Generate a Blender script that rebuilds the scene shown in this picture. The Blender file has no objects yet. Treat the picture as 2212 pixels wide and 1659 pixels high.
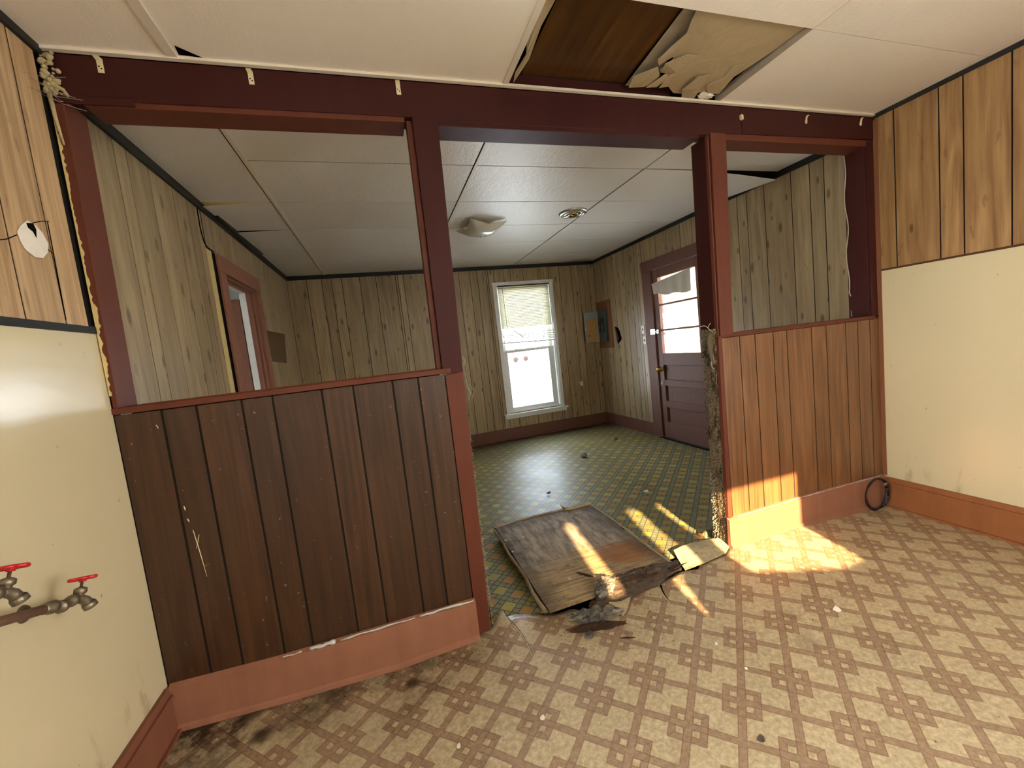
import bpy, math, random
from mathutils import Vector, Matrix
random.seed(7)
sc = bpy.context.scene
COL = sc.collection

# ------------------------------------------------------------------ camera
CAM_LOC = Vector((0.950, -1.828, 1.3174))
YAW, PITCH, ROLL, FPX = -0.29364, -0.09074, -0.11113, 887.4
def cam_basis():
    f = Vector((-math.sin(YAW)*math.cos(PITCH), math.cos(YAW)*math.cos(PITCH), math.sin(PITCH)))
    rt = Vector((math.cos(YAW), math.sin(YAW), 0)); up = rt.cross(f)
    c, s = math.cos(ROLL), math.sin(ROLL)
    return c*rt+s*up, -s*rt+c*up, f
RT, UP, FW = cam_basis()
cd = bpy.data.cameras.new('camera'); cam = bpy.data.objects.new('camera', cd); COL.objects.link(cam)
cam.matrix_world = Matrix(((RT.x, UP.x, -FW.x, CAM_LOC.x), (RT.y, UP.y, -FW.y, CAM_LOC.y), (RT.z, UP.z, -FW.z, CAM_LOC.z), (0, 0, 0, 1)))
cd.sensor_fit = 'HORIZONTAL'; cd.sensor_width = 36; cd.lens = 36*FPX/2212; cd.clip_start = 0.02; cd.clip_end = 300
sc.camera = cam

# ------------------------------------------------------------------ light
SKY_N, SKY_S, SUN_E = 15.0, 19.5, 29.0
w = bpy.data.worlds.new('world'); sc.world = w; w.use_nodes = True
wn = w.node_tree; wn.nodes.clear()
g = wn.nodes.new('ShaderNodeTexCoord'); sx = wn.nodes.new('ShaderNodeSeparateXYZ')
wn.links.new(g.outputs['Generated'], sx.inputs[0])
mr = wn.nodes.new('ShaderNodeMapRange'); mr.inputs['From Min'].default_value = -0.7; mr.inputs['From Max'].default_value = 0.5
wn.links.new(sx.outputs['Y'], mr.inputs['Value'])
mc = wn.nodes.new('ShaderNodeMix'); mc.data_type = 'RGBA'
mc.inputs['A'].default_value = (1.0*SKY_S, 0.96*SKY_S, 0.90*SKY_S, 1)     # hazy warm half of the sky, around the sun
mc.inputs['B'].default_value = (0.80*SKY_N, 0.92*SKY_N, 1.06*SKY_N, 1)    # cool half
wn.links.new(mr.outputs['Result'], mc.inputs['Factor'])
bg = wn.nodes.new('ShaderNodeBackground'); wo = wn.nodes.new('ShaderNodeOutputWorld')
wn.links.new(mc.outputs['Result'], bg.inputs['Color']); wn.links.new(bg.outputs[0], wo.inputs[0])
sd = bpy.data.lights.new('sun', 'SUN'); sd.energy = SUN_E; sd.color = (1.0, 0.70, 0.36); sd.angle = math.radians(0.6)
sun = bpy.data.objects.new('sun', sd); COL.objects.link(sun)
SUN_DIR = Vector((0.18, 1.0, -0.4625)).normalized()
sun.rotation_euler = SUN_DIR.to_track_quat('-Z', 'Y').to_euler(); sun.location = (0, -8, 6)
def portal(name, loc, rot, sx_, sy_):
    l = bpy.data.lights.new(name, 'AREA'); l.shape = 'RECTANGLE'; l.size = sx_; l.size_y = sy_; l.cycles.is_portal = True
    o = bpy.data.objects.new(name, l); COL.objects.link(o); o.location = loc; o.rotation_euler = rot
H = math.pi/2
portal('sky_portal', (2.97, 3.95, 1.28), (-H, 0, 0), 0.9, 1.85)
portal('sky_portal', (4.30, 2.03, 1.45), (H, 0, H), 0.7, 0.9)
portal('sky_portal', (-.16, -2.075, 1.29), (H, 0, -H), 1.85, 1.98)
portal('sky_portal', (4.16, -2.45, 1.29), (H, 0, H), 1.1, 1.98)
portal('sky_portal', (2.0, -3.36, 1.62), (H, 0, 0), 1.6, 0.9)
sc.view_settings.view_transform = 'Standard'; sc.view_settings.look = 'None'
sc.view_settings.exposure = 0.6; sc.view_settings.gamma = 1.0; sc.view_settings.use_curve_mapping = False
try:
    sc.cycles.max_bounces = 10; sc.cycles.diffuse_bounces = 7; sc.cycles.glossy_bounces = 4; sc.cycles.transmission_bounces = 6
    sc.cycles.sample_clamp_indirect = 12.0; sc.cycles.caustics_refractive = False; sc.cycles.caustics_reflective = False
except Exception: pass

# ------------------------------------------------------------------ helpers
def lin(h):
    if isinstance(h, tuple): r = [c/255 for c in h]
    else: r = [int(h[i:i+2], 16)/255 for i in (0, 2, 4)]
    return tuple((c/12.92 if c <= .04045 else ((c+.055)/1.055)**2.4) for c in r) + (1.0,)
def at(px, py, ax, val):
    """world point of a photo pixel on the plane axis=val (measurement helper)"""
    d = FW + RT*((px-1106)/FPX) - UP*((py-829.5)/FPX)
    t = (val-CAM_LOC[ax])/d[ax]
    return CAM_LOC + d*t

class MB:
    def __init__(s): s.v = []; s.f = []; s.a = []; s.sm = []
    def add(s, vs, fs, val=0.0, smooth=False):
        o = len(s.v); s.v += [tuple(x) for x in vs]; s.a += [val]*len(vs)
        for f in fs: s.f.append(tuple(i+o for i in f)); s.sm.append(smooth)
        return s
    def box(s, x0, x1, y0, y1, z0, z1, val=0.0):
        if x0 > x1: x0, x1 = x1, x0
        if y0 > y1: y0, y1 = y1, y0
        if z0 > z1: z0, z1 = z1, z0
        vs = [(x0,y0,z0),(x1,y0,z0),(x1,y1,z0),(x0,y1,z0),(x0,y0,z1),(x1,y0,z1),(x1,y1,z1),(x0,y1,z1)]
        return s.add(vs, [(3,2,1,0),(4,5,6,7),(0,1,5,4),(1,2,6,5),(2,3,7,6),(3,0,4,7)], val)
    def hexa(s, b, t, val=0.0):
        """b, t: four bottom and four top corners"""
        return s.add(list(b)+list(t), [(3,2,1,0),(4,5,6,7),(0,1,5,4),(1,2,6,5),(2,3,7,6),(3,0,4,7)], val)
    def prism(s, poly, d, val=0.0):
        """poly: 3d points (planar, any shape), extruded by vector d"""
        n = len(poly); P = [Vector(p) for p in poly]; d = Vector(d)
        nrm = Vector((0,0,0))
        for i in range(n): nrm += P[i].cross(P[(i+1) % n])
        if nrm.dot(d) > 0: P.reverse()
        vs = P + [p+d for p in P]
        fs = [tuple(range(n)), tuple(range(2*n-1, n-1, -1))]
        fs += [((i+1) % n, i, i+n, (i+1) % n+n) for i in range(n)]
        return s.add(vs, fs, val)
    def tube(s, pts, r, n=8, val=0.0, closed=False, cap=True):
        P = [Vector(p) for p in pts]; m = len(P)
        rs = r if isinstance(r, (list, tuple)) else [r]*m
        rings = []; prev = None
        for i, p in enumerate(P):
            if closed: t = (P[(i+1) % m]-P[i-1])
            else: t = (P[min(i+1, m-1)]-P[max(i-1, 0)])
            if t.length < 1e-9: t = Vector((0,0,1))
            t.normalize()
            if prev is None:
                a = Vector((0,0,1)) if abs(t.z) < .9 else Vector((1,0,0))
                u = t.cross(a).normalized()
            else:
                u = (prev - t*prev.dot(t))
                u = u.normalized() if u.length > 1e-6 else t.orthogonal().normalized()
            prev = u; q = t.cross(u)
            rings.append([p+(u*math.cos(2*math.pi*k/n)+q*math.sin(2*math.pi*k/n))*rs[i] for k in range(n)])
        vs = [v for rg in rings for v in rg]; fs = []
        for i in range(m if closed else m-1):
            j = (i+1) % m
            for k in range(n): fs.append((i*n+k, i*n+(k+1) % n, j*n+(k+1) % n, j*n+k))
        s.add(vs, fs, val, True)
        if cap and not closed:
            o = len(s.v)-len(vs)
            s.f.append(tuple(o+k for k in range(n-1, -1, -1))); s.sm.append(False)
            s.f.append(tuple(o+(m-1)*n+k for k in range(n))); s.sm.append(False)
        return s
    def lathe(s, prof, c, axis, n=24, val=0.0, sx=1.0):
        """prof: (radius, height along axis)"""
        c = Vector(c); ax = Vector(axis).normalized(); u = ax.orthogonal().normalized(); q = ax.cross(u)
        vs = []
        for r, h in prof:
            for k in range(n):
                a = 2*math.pi*k/n; vs.append(c+ax*h+(u*math.cos(a)+q*math.sin(a))*r)
        fs = [(i*n+k, i*n+(k+1) % n, (i+1)*n+(k+1) % n, (i+1)*n+k) for i in range(len(prof)-1) for k in range(n)]
        return s.add(vs, fs, val, True)
    def build(s, name, mat, parent=None, bevel=0.0, kind=None):
        off = parent_world(parent) if parent else Vector((0,0,0))
        me = bpy.data.meshes.new(name)
        me.from_pydata([tuple(Vector(v)-off) for v in s.v], [], s.f)
        me.polygons.foreach_set('use_smooth', s.sm)
        at_ = me.attributes.new('tone', 'FLOAT', 'POINT'); at_.data.foreach_set('value', s.a)
        me.update(); me.validate()
        if isinstance(mat, (list, tuple)):
            for m in mat: me.materials.append(m)
        else: me.materials.append(mat)
        o = bpy.data.objects.new(name, me); COL.objects.link(o)
        if parent: o.parent = parent
        if bevel:
            b = o.modifiers.new('bevel', 'BEVEL'); b.width = bevel; b.segments = 2; b.limit_method = 'ANGLE'; b.angle_limit = math.radians(40)
        if kind: o['kind'] = kind
        return o
def parent_world(p):
    v = Vector(p.location)
    while p.parent: p = p.parent; v += Vector(p.location)
    return v
def tag(o, label, cat, group=None):
    o['label'] = label; o['category'] = cat
    if group: o['group'] = group
    return o
def thing(name, loc, label=None, cat=None, group=None, kind=None):
    o = bpy.data.objects.new(name, None); COL.objects.link(o); o.location = loc; o.empty_display_size = .1
    if label: tag(o, label, cat, group)
    if kind: o['kind'] = kind
    return o

# ------------------------------------------------------------------ node maths
class NT:
    def __init__(s, name):
        s.m = bpy.data.materials.new(name); s.m.use_nodes = True; s.t = s.m.node_tree; s.t.nodes.clear()
        s.out = s.n('ShaderNodeOutputMaterial'); s.b = s.n('ShaderNodeBsdfPrincipled'); s.t.links.new(s.b.outputs[0], s.out.inputs[0])
        s.co = s.n('ShaderNodeTexCoord').outputs['Object']
        sp = s.n('ShaderNodeSeparateXYZ'); s.t.links.new(s.co, sp.inputs[0])
        s.x, s.y, s.z = (E(s, sp.outputs[i]) for i in range(3))
    def n(s, t): return s.t.nodes.new(t)
    def link(s, a, b):
        if isinstance(a, E): a = a.o
        if isinstance(a, (int, float)): b.default_value = a
        elif isinstance(a, tuple): b.default_value = a[:3] if b.type == 'VECTOR' else a
        else: s.t.links.new(a, b)
    def math(s, op, *a, clamp=False):
        n = s.n('ShaderNodeMath'); n.operation = op; n.use_clamp = clamp
        for i, v in enumerate(a): s.link(v, n.inputs[i])
        return E(s, n.outputs[0])
    def vec(s, x, y, z):
        n = s.n('ShaderNodeCombineXYZ')
        for i, v in enumerate((x, y, z)): s.link(v, n.inputs[i])
        return n.outputs[0]
    def noise(s, v, scale=1, detail=3, rough=.5, col=False, dist=0):
        n = s.n('ShaderNodeTexNoise'); s.link(v, n.inputs['Vector']); n.inputs['Scale'].default_value = scale
        n.inputs['Detail'].default_value = detail; n.inputs['Roughness'].default_value = rough; n.inputs['Distortion'].default_value = dist
        return n.outputs['Color'] if col else E(s, n.outputs[0])
    def voro(s, v, scale=1, feature='F1', rnd=1.0):
        n = s.n('ShaderNodeTexVoronoi'); n.feature = feature; s.link(v, n.inputs['Vector']); n.inputs['Scale'].default_value = scale
        n.inputs['Randomness'].default_value = rnd
        return n
    def step(s, v, lo, hi):
        n = s.n('ShaderNodeMapRange'); n.interpolation_type = 'SMOOTHSTEP'; s.link(v, n.inputs[0])
        n.inputs[1].default_value = lo; n.inputs[2].default_value = hi; n.inputs[3].default_value = 0; n.inputs[4].default_value = 1
        return E(s, n.outputs[0])
    def mix(s, f, a, b):
        n = s.n('ShaderNodeMix'); n.data_type = 'RGBA'; s.link(f, n.inputs['Factor']); s.link(a, n.inputs['A']); s.link(b, n.inputs['B'])
        return n.outputs['Result']
    def mul(s, c, f):
        n = s.n('ShaderNodeVectorMath'); n.operation = 'SCALE'; s.link(c, n.inputs[0]); s.link(f, n.inputs['Scale']); return n.outputs[0]
    def attr(s, name='tone'):
        n = s.n('ShaderNodeAttribute'); n.attribute_name = name; return E(s, n.outputs['Fac'])
    def done(s, col, rough=.5, spec=.5, bump=None, bstr=.3, bdist=.01, metal=0, **kw):
        s.link(col, s.b.inputs['Base Color']); s.link(rough, s.b.inputs['Roughness']); s.link(spec, s.b.inputs['Specular IOR Level'])
        s.b.inputs['Metallic'].default_value = metal
        for k, v in kw.items(): s.link(v, s.b.inputs[k])
        if bump is not None:
            n = s.n('ShaderNodeBump'); n.inputs['Strength'].default_value = bstr; n.inputs['Distance'].default_value = bdist
            s.link(bump, n.inputs['Height']); s.t.links.new(n.outputs[0], s.b.inputs['Normal'])
        return s.m
class E:
    def __init__(s, t, o): s.t = t; s.o = o
    def __add__(s, b): return s.t.math('ADD', s, b)
    __radd__ = __add__
    def __sub__(s, b): return s.t.math('SUBTRACT', s, b)
    def __rsub__(s, b): return s.t.math('SUBTRACT', b, s)
    def __mul__(s, b): return s.t.math('MULTIPLY', s, b)
    __rmul__ = __mul__
    def __truediv__(s, b): return s.t.math('DIVIDE', s, b)
    def abs(s): return s.t.math('ABSOLUTE', s)
    def round(s): return s.t.math('ROUND', s)
    def floor(s): return s.t.math('FLOOR', s)
    def fract(s): return s.t.math('FRACT', s)
    def lt(s, b): return s.t.math('LESS_THAN', s, b)
    def gt(s, b): return s.t.math('GREATER_THAN', s, b)
    def mn(s, b): return s.t.math('MINIMUM', s, b)
    def mx(s, b): return s.t.math('MAXIMUM', s, b)
    def sin(s): return s.t.math('SINE', s)
    def mod(s, b): return s.t.math('FLOORED_MODULO', s, b)
    def clamp(s): return s.t.math('ADD', s, 0.0, clamp=True)
    def pw(s, b): return s.t.math('POWER', s, b)

def plain(name, col, rough=.5, spec=.5, nscale=30, namp=.12, bump=0.0, metal=0, **kw):
    t = NT(name); n = t.noise(t.co, nscale, 4, .6)
    c = t.mul(lin(col), (n-.5)*(2*namp)+1.0)
    return t.done(c, rough, spec, n if bump else None, bump, .004, metal, **kw)

def wood(name, dark, mid, light, grain='z', fs=55, knots=0.0, rough=.42, spec=.35, cath=.5, fine=.6, toneamp=.18, bump=.12, specks=0.0):
    t = NT(name); tn = t.attr()
    if grain == 'z': u = t.x+t.y; v = t.z
    elif grain == 'x': u = t.z+t.y; v = t.x
    else: u = t.x+t.z; v = t.y
    off = tn*37.0
    warp = t.noise(t.vec(u*2.2, v*.9, off), 1.0, 2, .5)-.5
    uw = u+warp*.05
    # cathedral figure
    cx = t.noise(t.vec(u*5.0, v*.55, off+3.0), 1.0, 2, .5)
    ring = ((cx*46.0+v*1.2).sin())*.5+.5; ring = ring*ring
    streak = t.noise(t.vec(uw*fs, v*1.6, off), 1.0, 5, .65)
    fineg = t.noise(t.vec(uw*fs*4.5, v*6.0, off+9.0), 1.0, 3, .6)
    f = t.step(streak, .25, .75)*fine + ring*cath*.5 + (fineg-.5)*.5
    col = t.mix(f.clamp(), lin(dark), lin(light))
    col = t.mix(t.step(fineg, .56, .72)*.42, col, t.mul(lin(dark), .8))
    big = t.noise(t.vec(u*1.5, v*.8, off+5), 1.0, 3, .5)
    col = t.mix(t.step(big, .35, .7)*.35, col, lin(mid))
    if knots:
        vo = t.voro(t.vec(u*7.0+off*3.1, v*2.6+off*1.7, 0.0), 1.0); vo.voronoi_dimensions = '2D'
        d = E(t, vo.outputs['Distance']); rr = t.n('ShaderNodeSeparateColor'); t.t.links.new(vo.outputs['Color'], rr.inputs[0])
        sel = E(t, rr.outputs[0]).lt(knots); sz = E(t, rr.outputs[1])*.11+.06
        k = (1.0-t.step(d/sz, .35, 1.0))*sel
        ringk = ((d*140.0).sin()*.25+.75)
        col = t.mix((k*ringk*1.0).clamp(), col, t.mul(lin(dark), .38))
        sp = t.noise(t.vec(u*26, v*7, off+4), 1.0, 2, .5)
        col = t.mix(t.step(sp, .66, .74)*.4, col, t.mul(lin(dark), .6))
    if specks:
        sp2 = t.noise(t.co, 55, 2, .5)
        col = t.mix(t.step(sp2, .735, .75)*specks, col, lin('b9b0a0'))
    tone = (tn-.5)*(2*toneamp)+1.0
    col = t.mul(col, tone)
    return t.done(col, rough, spec, streak, bump, .002)

M = {}
M['pale_pine'] = wood('knotty_pine_panelling', '7f6a4c', 'a5906c', 'b9a47e', knots=.8, fs=30, rough=.4, spec=.4, cath=.3, toneamp=.12)
M['oak_left'] = wood('light_oak_panelling', '8b6b46', 'c6a276', 'd8b68a', knots=.10, fs=60, rough=.5, cath=.55)
M['oak_right'] = wood('honey_oak_panelling', '6f4d2b', '9a7649', 'aa8658', knots=.16, fs=48, rough=.5, cath=.75, toneamp=.07)
M['walnut'] = wood('dark_walnut_panelling', '2a180c', '432917', '50331f', fs=60, rough=.36, spec=.45, cath=.4, toneamp=.14, specks=.25)
M['walnut_warm'] = wood('warm_walnut_panelling', '4e3019', '7d5434', '8b6140', fs=60, rough=.36, spec=.45, cath=.4, toneamp=.10)
M['rot_grey2'] = plain('grey_weathered_board', '9b8d78', .8, .2, 14, .3, .3)
M['veneer'] = wood('brown_veneer', '3a2410', '5b3b1c', '6a4722', grain='y', fs=30, rough=.3, cath=.7, toneamp=0)
M['groove'] = plain('dark_groove', '17120d', .8, .2)
M['black_trim'] = plain('blackened_trim', '1d1b19', .55, .3, 40, .3)
def painted(name, col, edge=None, rough=.33, spec=.5):
    t = NT(name); n = t.noise(t.co, 9, 4, .6); n2 = t.noise(t.vec(t.x*9, t.y*9, t.z*.7), 2.2, 4, .6)
    c = t.mul(lin(col), (n-.5)*.35+(n2-.5)*.35+1.0)
    chip = t.noise(t.co, 90, 3, .7); c = t.mix(t.step(chip, .74, .78)*.7, c, lin('1c0c08'))
    return t.done(c, (n*.2+(rough-.1)), spec, n2, .12, .003)
M['oxblood'] = painted('oxblood_paint', '3b1a17', rough=.5, spec=.14)
M['redbrown'] = painted('red_brown_paint', '5c3022', rough=.5, spec=.2)
M['redbrown2'] = painted('pinkish_brown_paint', '8a5c47', rough=.5, spec=.3)
M['side1'] = painted('brown_baseboard_paint', '734733', rough=.5, spec=.3)
M['side2'] = painted('orange_brown_baseboard_paint', '87532f', rough=.5, spec=.3)
M['mauve'] = painted('mauve_brown_paint', '6a483c', rough=.55, spec=.2)
M['white_trim'] = plain('cream_trim', 'bfb29c', .45, .4, 20, .08)
def cream(name, col):
    t = NT(name)
    rip = t.noise(t.vec(t.x*3, t.y*3, t.z*9), 1.0, 2, .5); fine = t.noise(t.co, 130, 2, .5)
    sp = t.noise(t.vec(t.x*40, t.y*40, t.z*26), 1.0, 2, .5)
    c = t.mul(lin(col), (t.noise(t.co, 3, 3, .5)-.5)*.08+1.0)
    c = t.mix(t.step(sp, .745, .765)*.55, c, lin('6b5638'))
    sm = t.noise(t.vec(t.x*5, t.y*8, t.z*2.2), 1.0, 5, .7)
    low = 1.0-t.step(t.z, .15, .55)
    c = t.mix((t.step(sm, .58, .72)*low*.4).clamp(), c, lin('7c6848'))
    return t.done(c, .22, .6, rip*1.0+fine*.03, .22, .012)
M['cream'] = cream('cream_gloss_paint', 'c3b593')
M['foam'] = plain('dirty_foam', 'a99a72', .8, .2, 60, .45, .5)
M['plaster'] = plain('yellowed_plaster', 'cdb67a', .8, .2, 14, .12, .3)
def ceiling(name, col, stip=.35):
    t = NT(name); n = t.noise(t.co, 110, 3, .6); m = t.noise(t.vec(t.x*34, t.y*12, 0.0), 1.0, 3, .6)
    c = t.mul(lin(col), (t.noise(t.co, 2.2, 3, .5)-.5)*.10+(t.attr()-.5)*.05+1.0)
    # brown water stains around the light fitting
    dx = (t.x-1.95)/.22; dy = (t.y-1.80)/.14
    d = (dx*dx+dy*dy).pw(.5); st = (1.0-t.step(d+(m-.5)*.5, .6, 1.25))*.5
    c = t.mix(st.clamp(), c, lin('8a6c40'))
    return t.done(c, .34, .5, n*.6+m*.6, stip, .006)
M['ceiling'] = ceiling('stippled_cream_ceiling', 'ebe3d4')
M['ceiling_far'] = ceiling('stippled_grey_ceiling', 'dfdad0', .6)
M['batten'] = plain('ceiling_batten', 'd8cebc', .4, .4, 20, .05)

# kitchen vinyl: diagonal lattice with clusters of four small squares
def kitchen_vinyl():
    t = NT('tan_lattice_vinyl'); P = .2258/math.sqrt(2); r2 = 1/math.sqrt(2)
    wob = (t.noise(t.co, 9, 2, .5)-.5)*.006
    a0 = t.x-2.204+wob; b0 = (t.y+.758)*1.012+wob
    u = (a0+b0)*r2; v = (a0-b0)*r2
    iu = (u/P).round(); iv = (v/P).round()
    su = u-iu*P; sv = v-iv*P
    a = su.abs(); b = sv.abs(); even = 1.0-(iu+iv).mod(2.0)
    mn = a.mn(b); mx_ = a.mx(b)
    band = mn.lt(.0122)
    clus = even*mx_.lt(.060)
    inner = even*a.gt(.0135)*a.lt(.0380)*b.gt(.0135)*b.lt(.0380)
    dark = (band.mx(clus))*(1.0-inner)
    def line(e, c, wd=.0017): return (e-c).abs().lt(wd)
    ln = line(mn, .0122)*(1.0-even*mx_.lt(.0145))
    ln = ln.mx(even*line(mx_, .060)).mx(even*line(a, .0380)*b.lt(.0395)*b.gt(.0120)).mx(even*line(b, .0380)*a.lt(.0395)*a.gt(.0120))
    ln = ln.mx(even*line(a, .0135)*b.lt(.0395)*b.gt(.0120)).mx(even*line(b, .0135)*a.lt(.0395)*a.gt(.0120))
    ln = ln.mx(even*(a-b).abs().lt(.0015)*mx_.gt(.0380)*mx_.lt(.060))
    n1 = t.noise(t.co, 60, 5, .7); n2 = t.noise(t.co, 4, 4, .6); n3 = t.noise(t.co, 300, 2, .5)
    vein = (t.noise(t.co, 16, 4, .6, dist=1.5)-.5).abs()
    base = t.mix(t.step(n1, .3, .7), lin('9a886a'), lin('b9a786'))
    base = t.mix((1.0-t.step(vein, .0, .02))*.35, base, lin('7d6547'))
    bnd = t.mix(t.step(n1, .3, .7), lin('806650'), lin('998067'))
    col = t.mix(dark, base, bnd)
    col = t.mix((ln*.55).clamp(), col, lin('68492f'))
    col = t.mul(col, (n2-.5)*.3+(n3-.5)*.22+1.0)
    # dirt and rot along the left knee wall
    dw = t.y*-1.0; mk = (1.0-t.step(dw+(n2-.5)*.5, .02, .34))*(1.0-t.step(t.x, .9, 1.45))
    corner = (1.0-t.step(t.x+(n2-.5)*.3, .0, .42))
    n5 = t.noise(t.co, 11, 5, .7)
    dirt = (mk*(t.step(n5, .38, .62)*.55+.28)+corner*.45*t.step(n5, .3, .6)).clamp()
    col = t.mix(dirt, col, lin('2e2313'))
    def blot(cx, cy, r, s, k='1d150c'):
        nonlocal col
        dx = t.x-cx; dy = t.y-cy; d = (dx*dx+dy*dy).pw(.5)+(n5-.5)*r*1.6
        col = t.mix((1.0-t.step(d, r*.3, r))*s, col, lin(k))
    blot(.335, -.16, .055, .85); blot(.885, -.14, .04, .8); blot(2.42, -.66, .07, .3, '5a4838'); blot(2.49, -.52, .05, .3, '5a4838')
    spk = t.noise(t.co, 42, 2, .5); col = t.mix(t.step(spk, .76, .775)*.8, col, lin('3a2a1c'))
    return t.done(col, n2*.25+.26, .42, n1*.4+n3*.3, .12, .002)
M['vinyl'] = kitchen_vinyl()

def green_lino():
    t = NT('green_yellow_lino'); P = .106; r2 = 1/math.sqrt(2); C = P/3
    a0 = t.x-1.394; b0 = t.y-.142
    u = (a0+b0)*r2/C+1.0; v = (a0-b0)*r2/C+1.0
    U = u.mod(3.0); V = v.mod(3.0)
    yel = U.lt(2.0)*V.lt(2.0)
    par = ((u/3.0).floor()+(v/3.0).floor()).mod(2.0)
    def ld(w_, cell):
        f = (w_-w_.round()).abs()
        f2 = (w_.mod(3.0)); e = f2.mn(3.0-f2).mn((f2-2.0).abs())
        return t.math('ADD', f*(1.0-cell), e*cell)
    l = ld(u, yel).mn(ld(v, yel)).lt(.075)
    n1 = t.noise(t.co, 70, 4, .7); n2 = t.noise(t.co, 3.5, 4, .6)
    g = t.mix(t.step(n1, .3, .7), lin('64664f'), lin('858469'))
    y = t.mix(par, lin('968b4c'), lin('957748')); y = t.mul(y, (n1-.5)*.5+1.0)
    rnd = t.n('ShaderNodeTexWhiteNoise'); rnd.noise_dimensions = '2D'; t.link(t.vec((u/3.0).floor(), (v/3.0).floor(), 0.0), rnd.inputs['Vector'])
    y = t.mul(y, E(t, rnd.outputs['Value'])*.25+.85)
    col = t.mix(yel, g, y); col = t.mix(l*.8, col, lin('2d332a'))
    col = t.mul(col, (n2-.5)*.35+1.0)
    # dusty scuffs
    sc1 = t.noise(t.vec(t.x*10, t.y*26, 0.0), 1.0, 4, .7)
    zone = (1.0-t.step(t.x, 1.7, 2.4))
    col = t.mix(t.step(sc1, .66, .74)*zone*.5, col, lin('b9b3a2'))
    grub = t.noise(t.co, 6, 5, .7); edge = t.step(t.y, 3.2, 3.75)
    col = t.mix((edge*t.step(grub, .35, .6)*.6).clamp(), col, lin('38301c'))
    return t.done(col, n2*.2+.34, .11, n1*.5+l*-1.0, .2, .002)
M['lino'] = green_lino()

def rotten(name, c1, c2, c3, grain='x'):
    t = NT(name)
    if grain == 'x': vv = t.vec(t.x*3, t.y*60, t.z*60)
    else: vv = t.vec(t.x*60, t.y*3, t.z*60)
    s = t.noise(vv, 1.0, 5, .7); n = t.noise(t.co, 5, 5, .7); m = t.noise(t.co, 26, 4, .7)
    c = t.mix(t.step(s, .3, .7), lin(c1), lin(c2)); c = t.mix(t.step(n, .4, .6)*.8, c, lin(c3))
    c = t.mul(c, (m-.5)*.7+1.0)
    return t.done(c, .85, .2, s+m, .6, .006)
M['rot'] = rotten('rotten_wood', '2f2620', '6b5a4a', '4a3f36')
def plywood():
    t = NT('weathered_plywood')
    # local frame: x 0..0.77, y 0..1 after offset
    s = t.noise(t.vec(t.x*5, t.y*70, 0.0), 1.0, 5, .7); s2 = t.noise(t.vec(t.x*26, t.y*5, 3.0), 1.0, 4, .7)
    n = t.noise(t.co, 4, 5, .7); blot_ = t.noise(t.co, 9, 5, .75)
    front = 1.0-t.step(t.y+(n-.5)*.5+(s-.5)*.15, .18, .42)
    g = t.mix(t.step(s2, .3, .7), lin('6b5d50'), lin('ab9c88'))
    b = t.mix(t.step(s, .3, .7), lin('70573c'), lin('b3996f'))
    c = t.mix(front, g, b)
    c = t.mix(t.step(blot_, .50, .66)*.5, c, lin('4a3e34'))
    rx = (t.x-2.14)/.2; ry = (t.y-.22)/.14; d = (rx*rx+ry*ry).pw(.5)
    c = t.mix(((1.0-t.step(d+(blot_-.5)*1.2, .5, 1.1))*.75).clamp(), c, lin('8a5526'))
    ex = (t.x-1.56).mn(2.26-t.x).mn(.93-t.y); c = t.mix(((1.0-t.step(ex+(n-.5)*.2, -.02, .12))*.6).clamp(), c, lin('231d19'))
    w_ = t.noise(t.co, 40, 3, .7); c = t.mix(t.step(w_, .70, .76)*.6, c, lin('a8a090'))
    line = (t.y-.33+(t.x-1.9)*.01).abs().lt(.002); c = t.mix(line*.6, c, lin('2a221b'))
    return t.done(c, .8, .25, s+blot_*.6, .5, .004)
M['plywood'] = plywood()
M['edge'] = plain('frayed_lino_edge', 'a08c74', .85, .2, 40, .4, .4)
def backing():
    t = NT('vinyl_backing'); n = t.noise(t.co, 12, 5, .7); sp = t.noise(t.co, 60, 2, .5)
    c = t.mix(t.step(n, .35, .65), lin('b7a888'), lin('9a8b6c')); c = t.mix(t.step(sp, .64, .70)*.7, c, lin('4d4030'))
    return t.done(c, .7, .3, n, .3, .003)
M['backing'] = backing()
def torn():
    t = NT('peeling_ceiling_paper'); n = t.noise(t.co, 5, 5, .65); m = t.noise(t.co, 40, 3, .6)
    c = t.mul(lin('efd6a6'), (n-.5)*.25+(m-.5)*.12+1.0)
    e = (t.x-2.22-(t.y+.25)*.0).mn(2.78-t.x)
    c = t.mix(((1.0-t.step(e+(n-.5)*.22, .0, .07))*.6).clamp(), c, lin('5f5748'))
    return t.done(c, .7, .3, n, .35, .02)
M['torn'] = torn()
def carpet():
    t = NT('matted_carpet'); n = t.noise(t.vec(t.x*90, t.y*90, t.z*200), 1.0, 4, .7); m = t.noise(t.vec(t.x*14, t.y*14, t.z*5), 1.0, 5, .7)
    c = t.mix(t.step(n, .35, .65), lin('453829'), lin('9a886e')); c = t.mix(t.step(m, .50, .6)*.85, c, lin('30261a'))
    return t.done(c, .95, .1, n+m, .9, .01)
M['carpet'] = carpet()
M['fibre'] = plain('loose_fibre', 'a39a86', .9, .1, 60, .35)
M['darkfibre'] = plain('dark_fibre', '5b5343', .95, .1, 60, .4)
M['plastic_cream'] = plain('cream_plastic', 'cfc19a', .4, .4, 30, .1)
M['red_metal'] = plain('red_painted_metal', 'b4161a', .4, .5, 40, .15)
M['brass_old'] = plain('tarnished_brass', '7b705c', .42, .5, 60, .35, .3, metal=.7)
M['rust'] = plain('rusty_pipe', '6e5340', .6, .4, 70, .35, .3, metal=.35)
M['brass'] = plain('polished_brass', 'c9a04a', .22, .5, 20, .1, metal=1)
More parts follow.
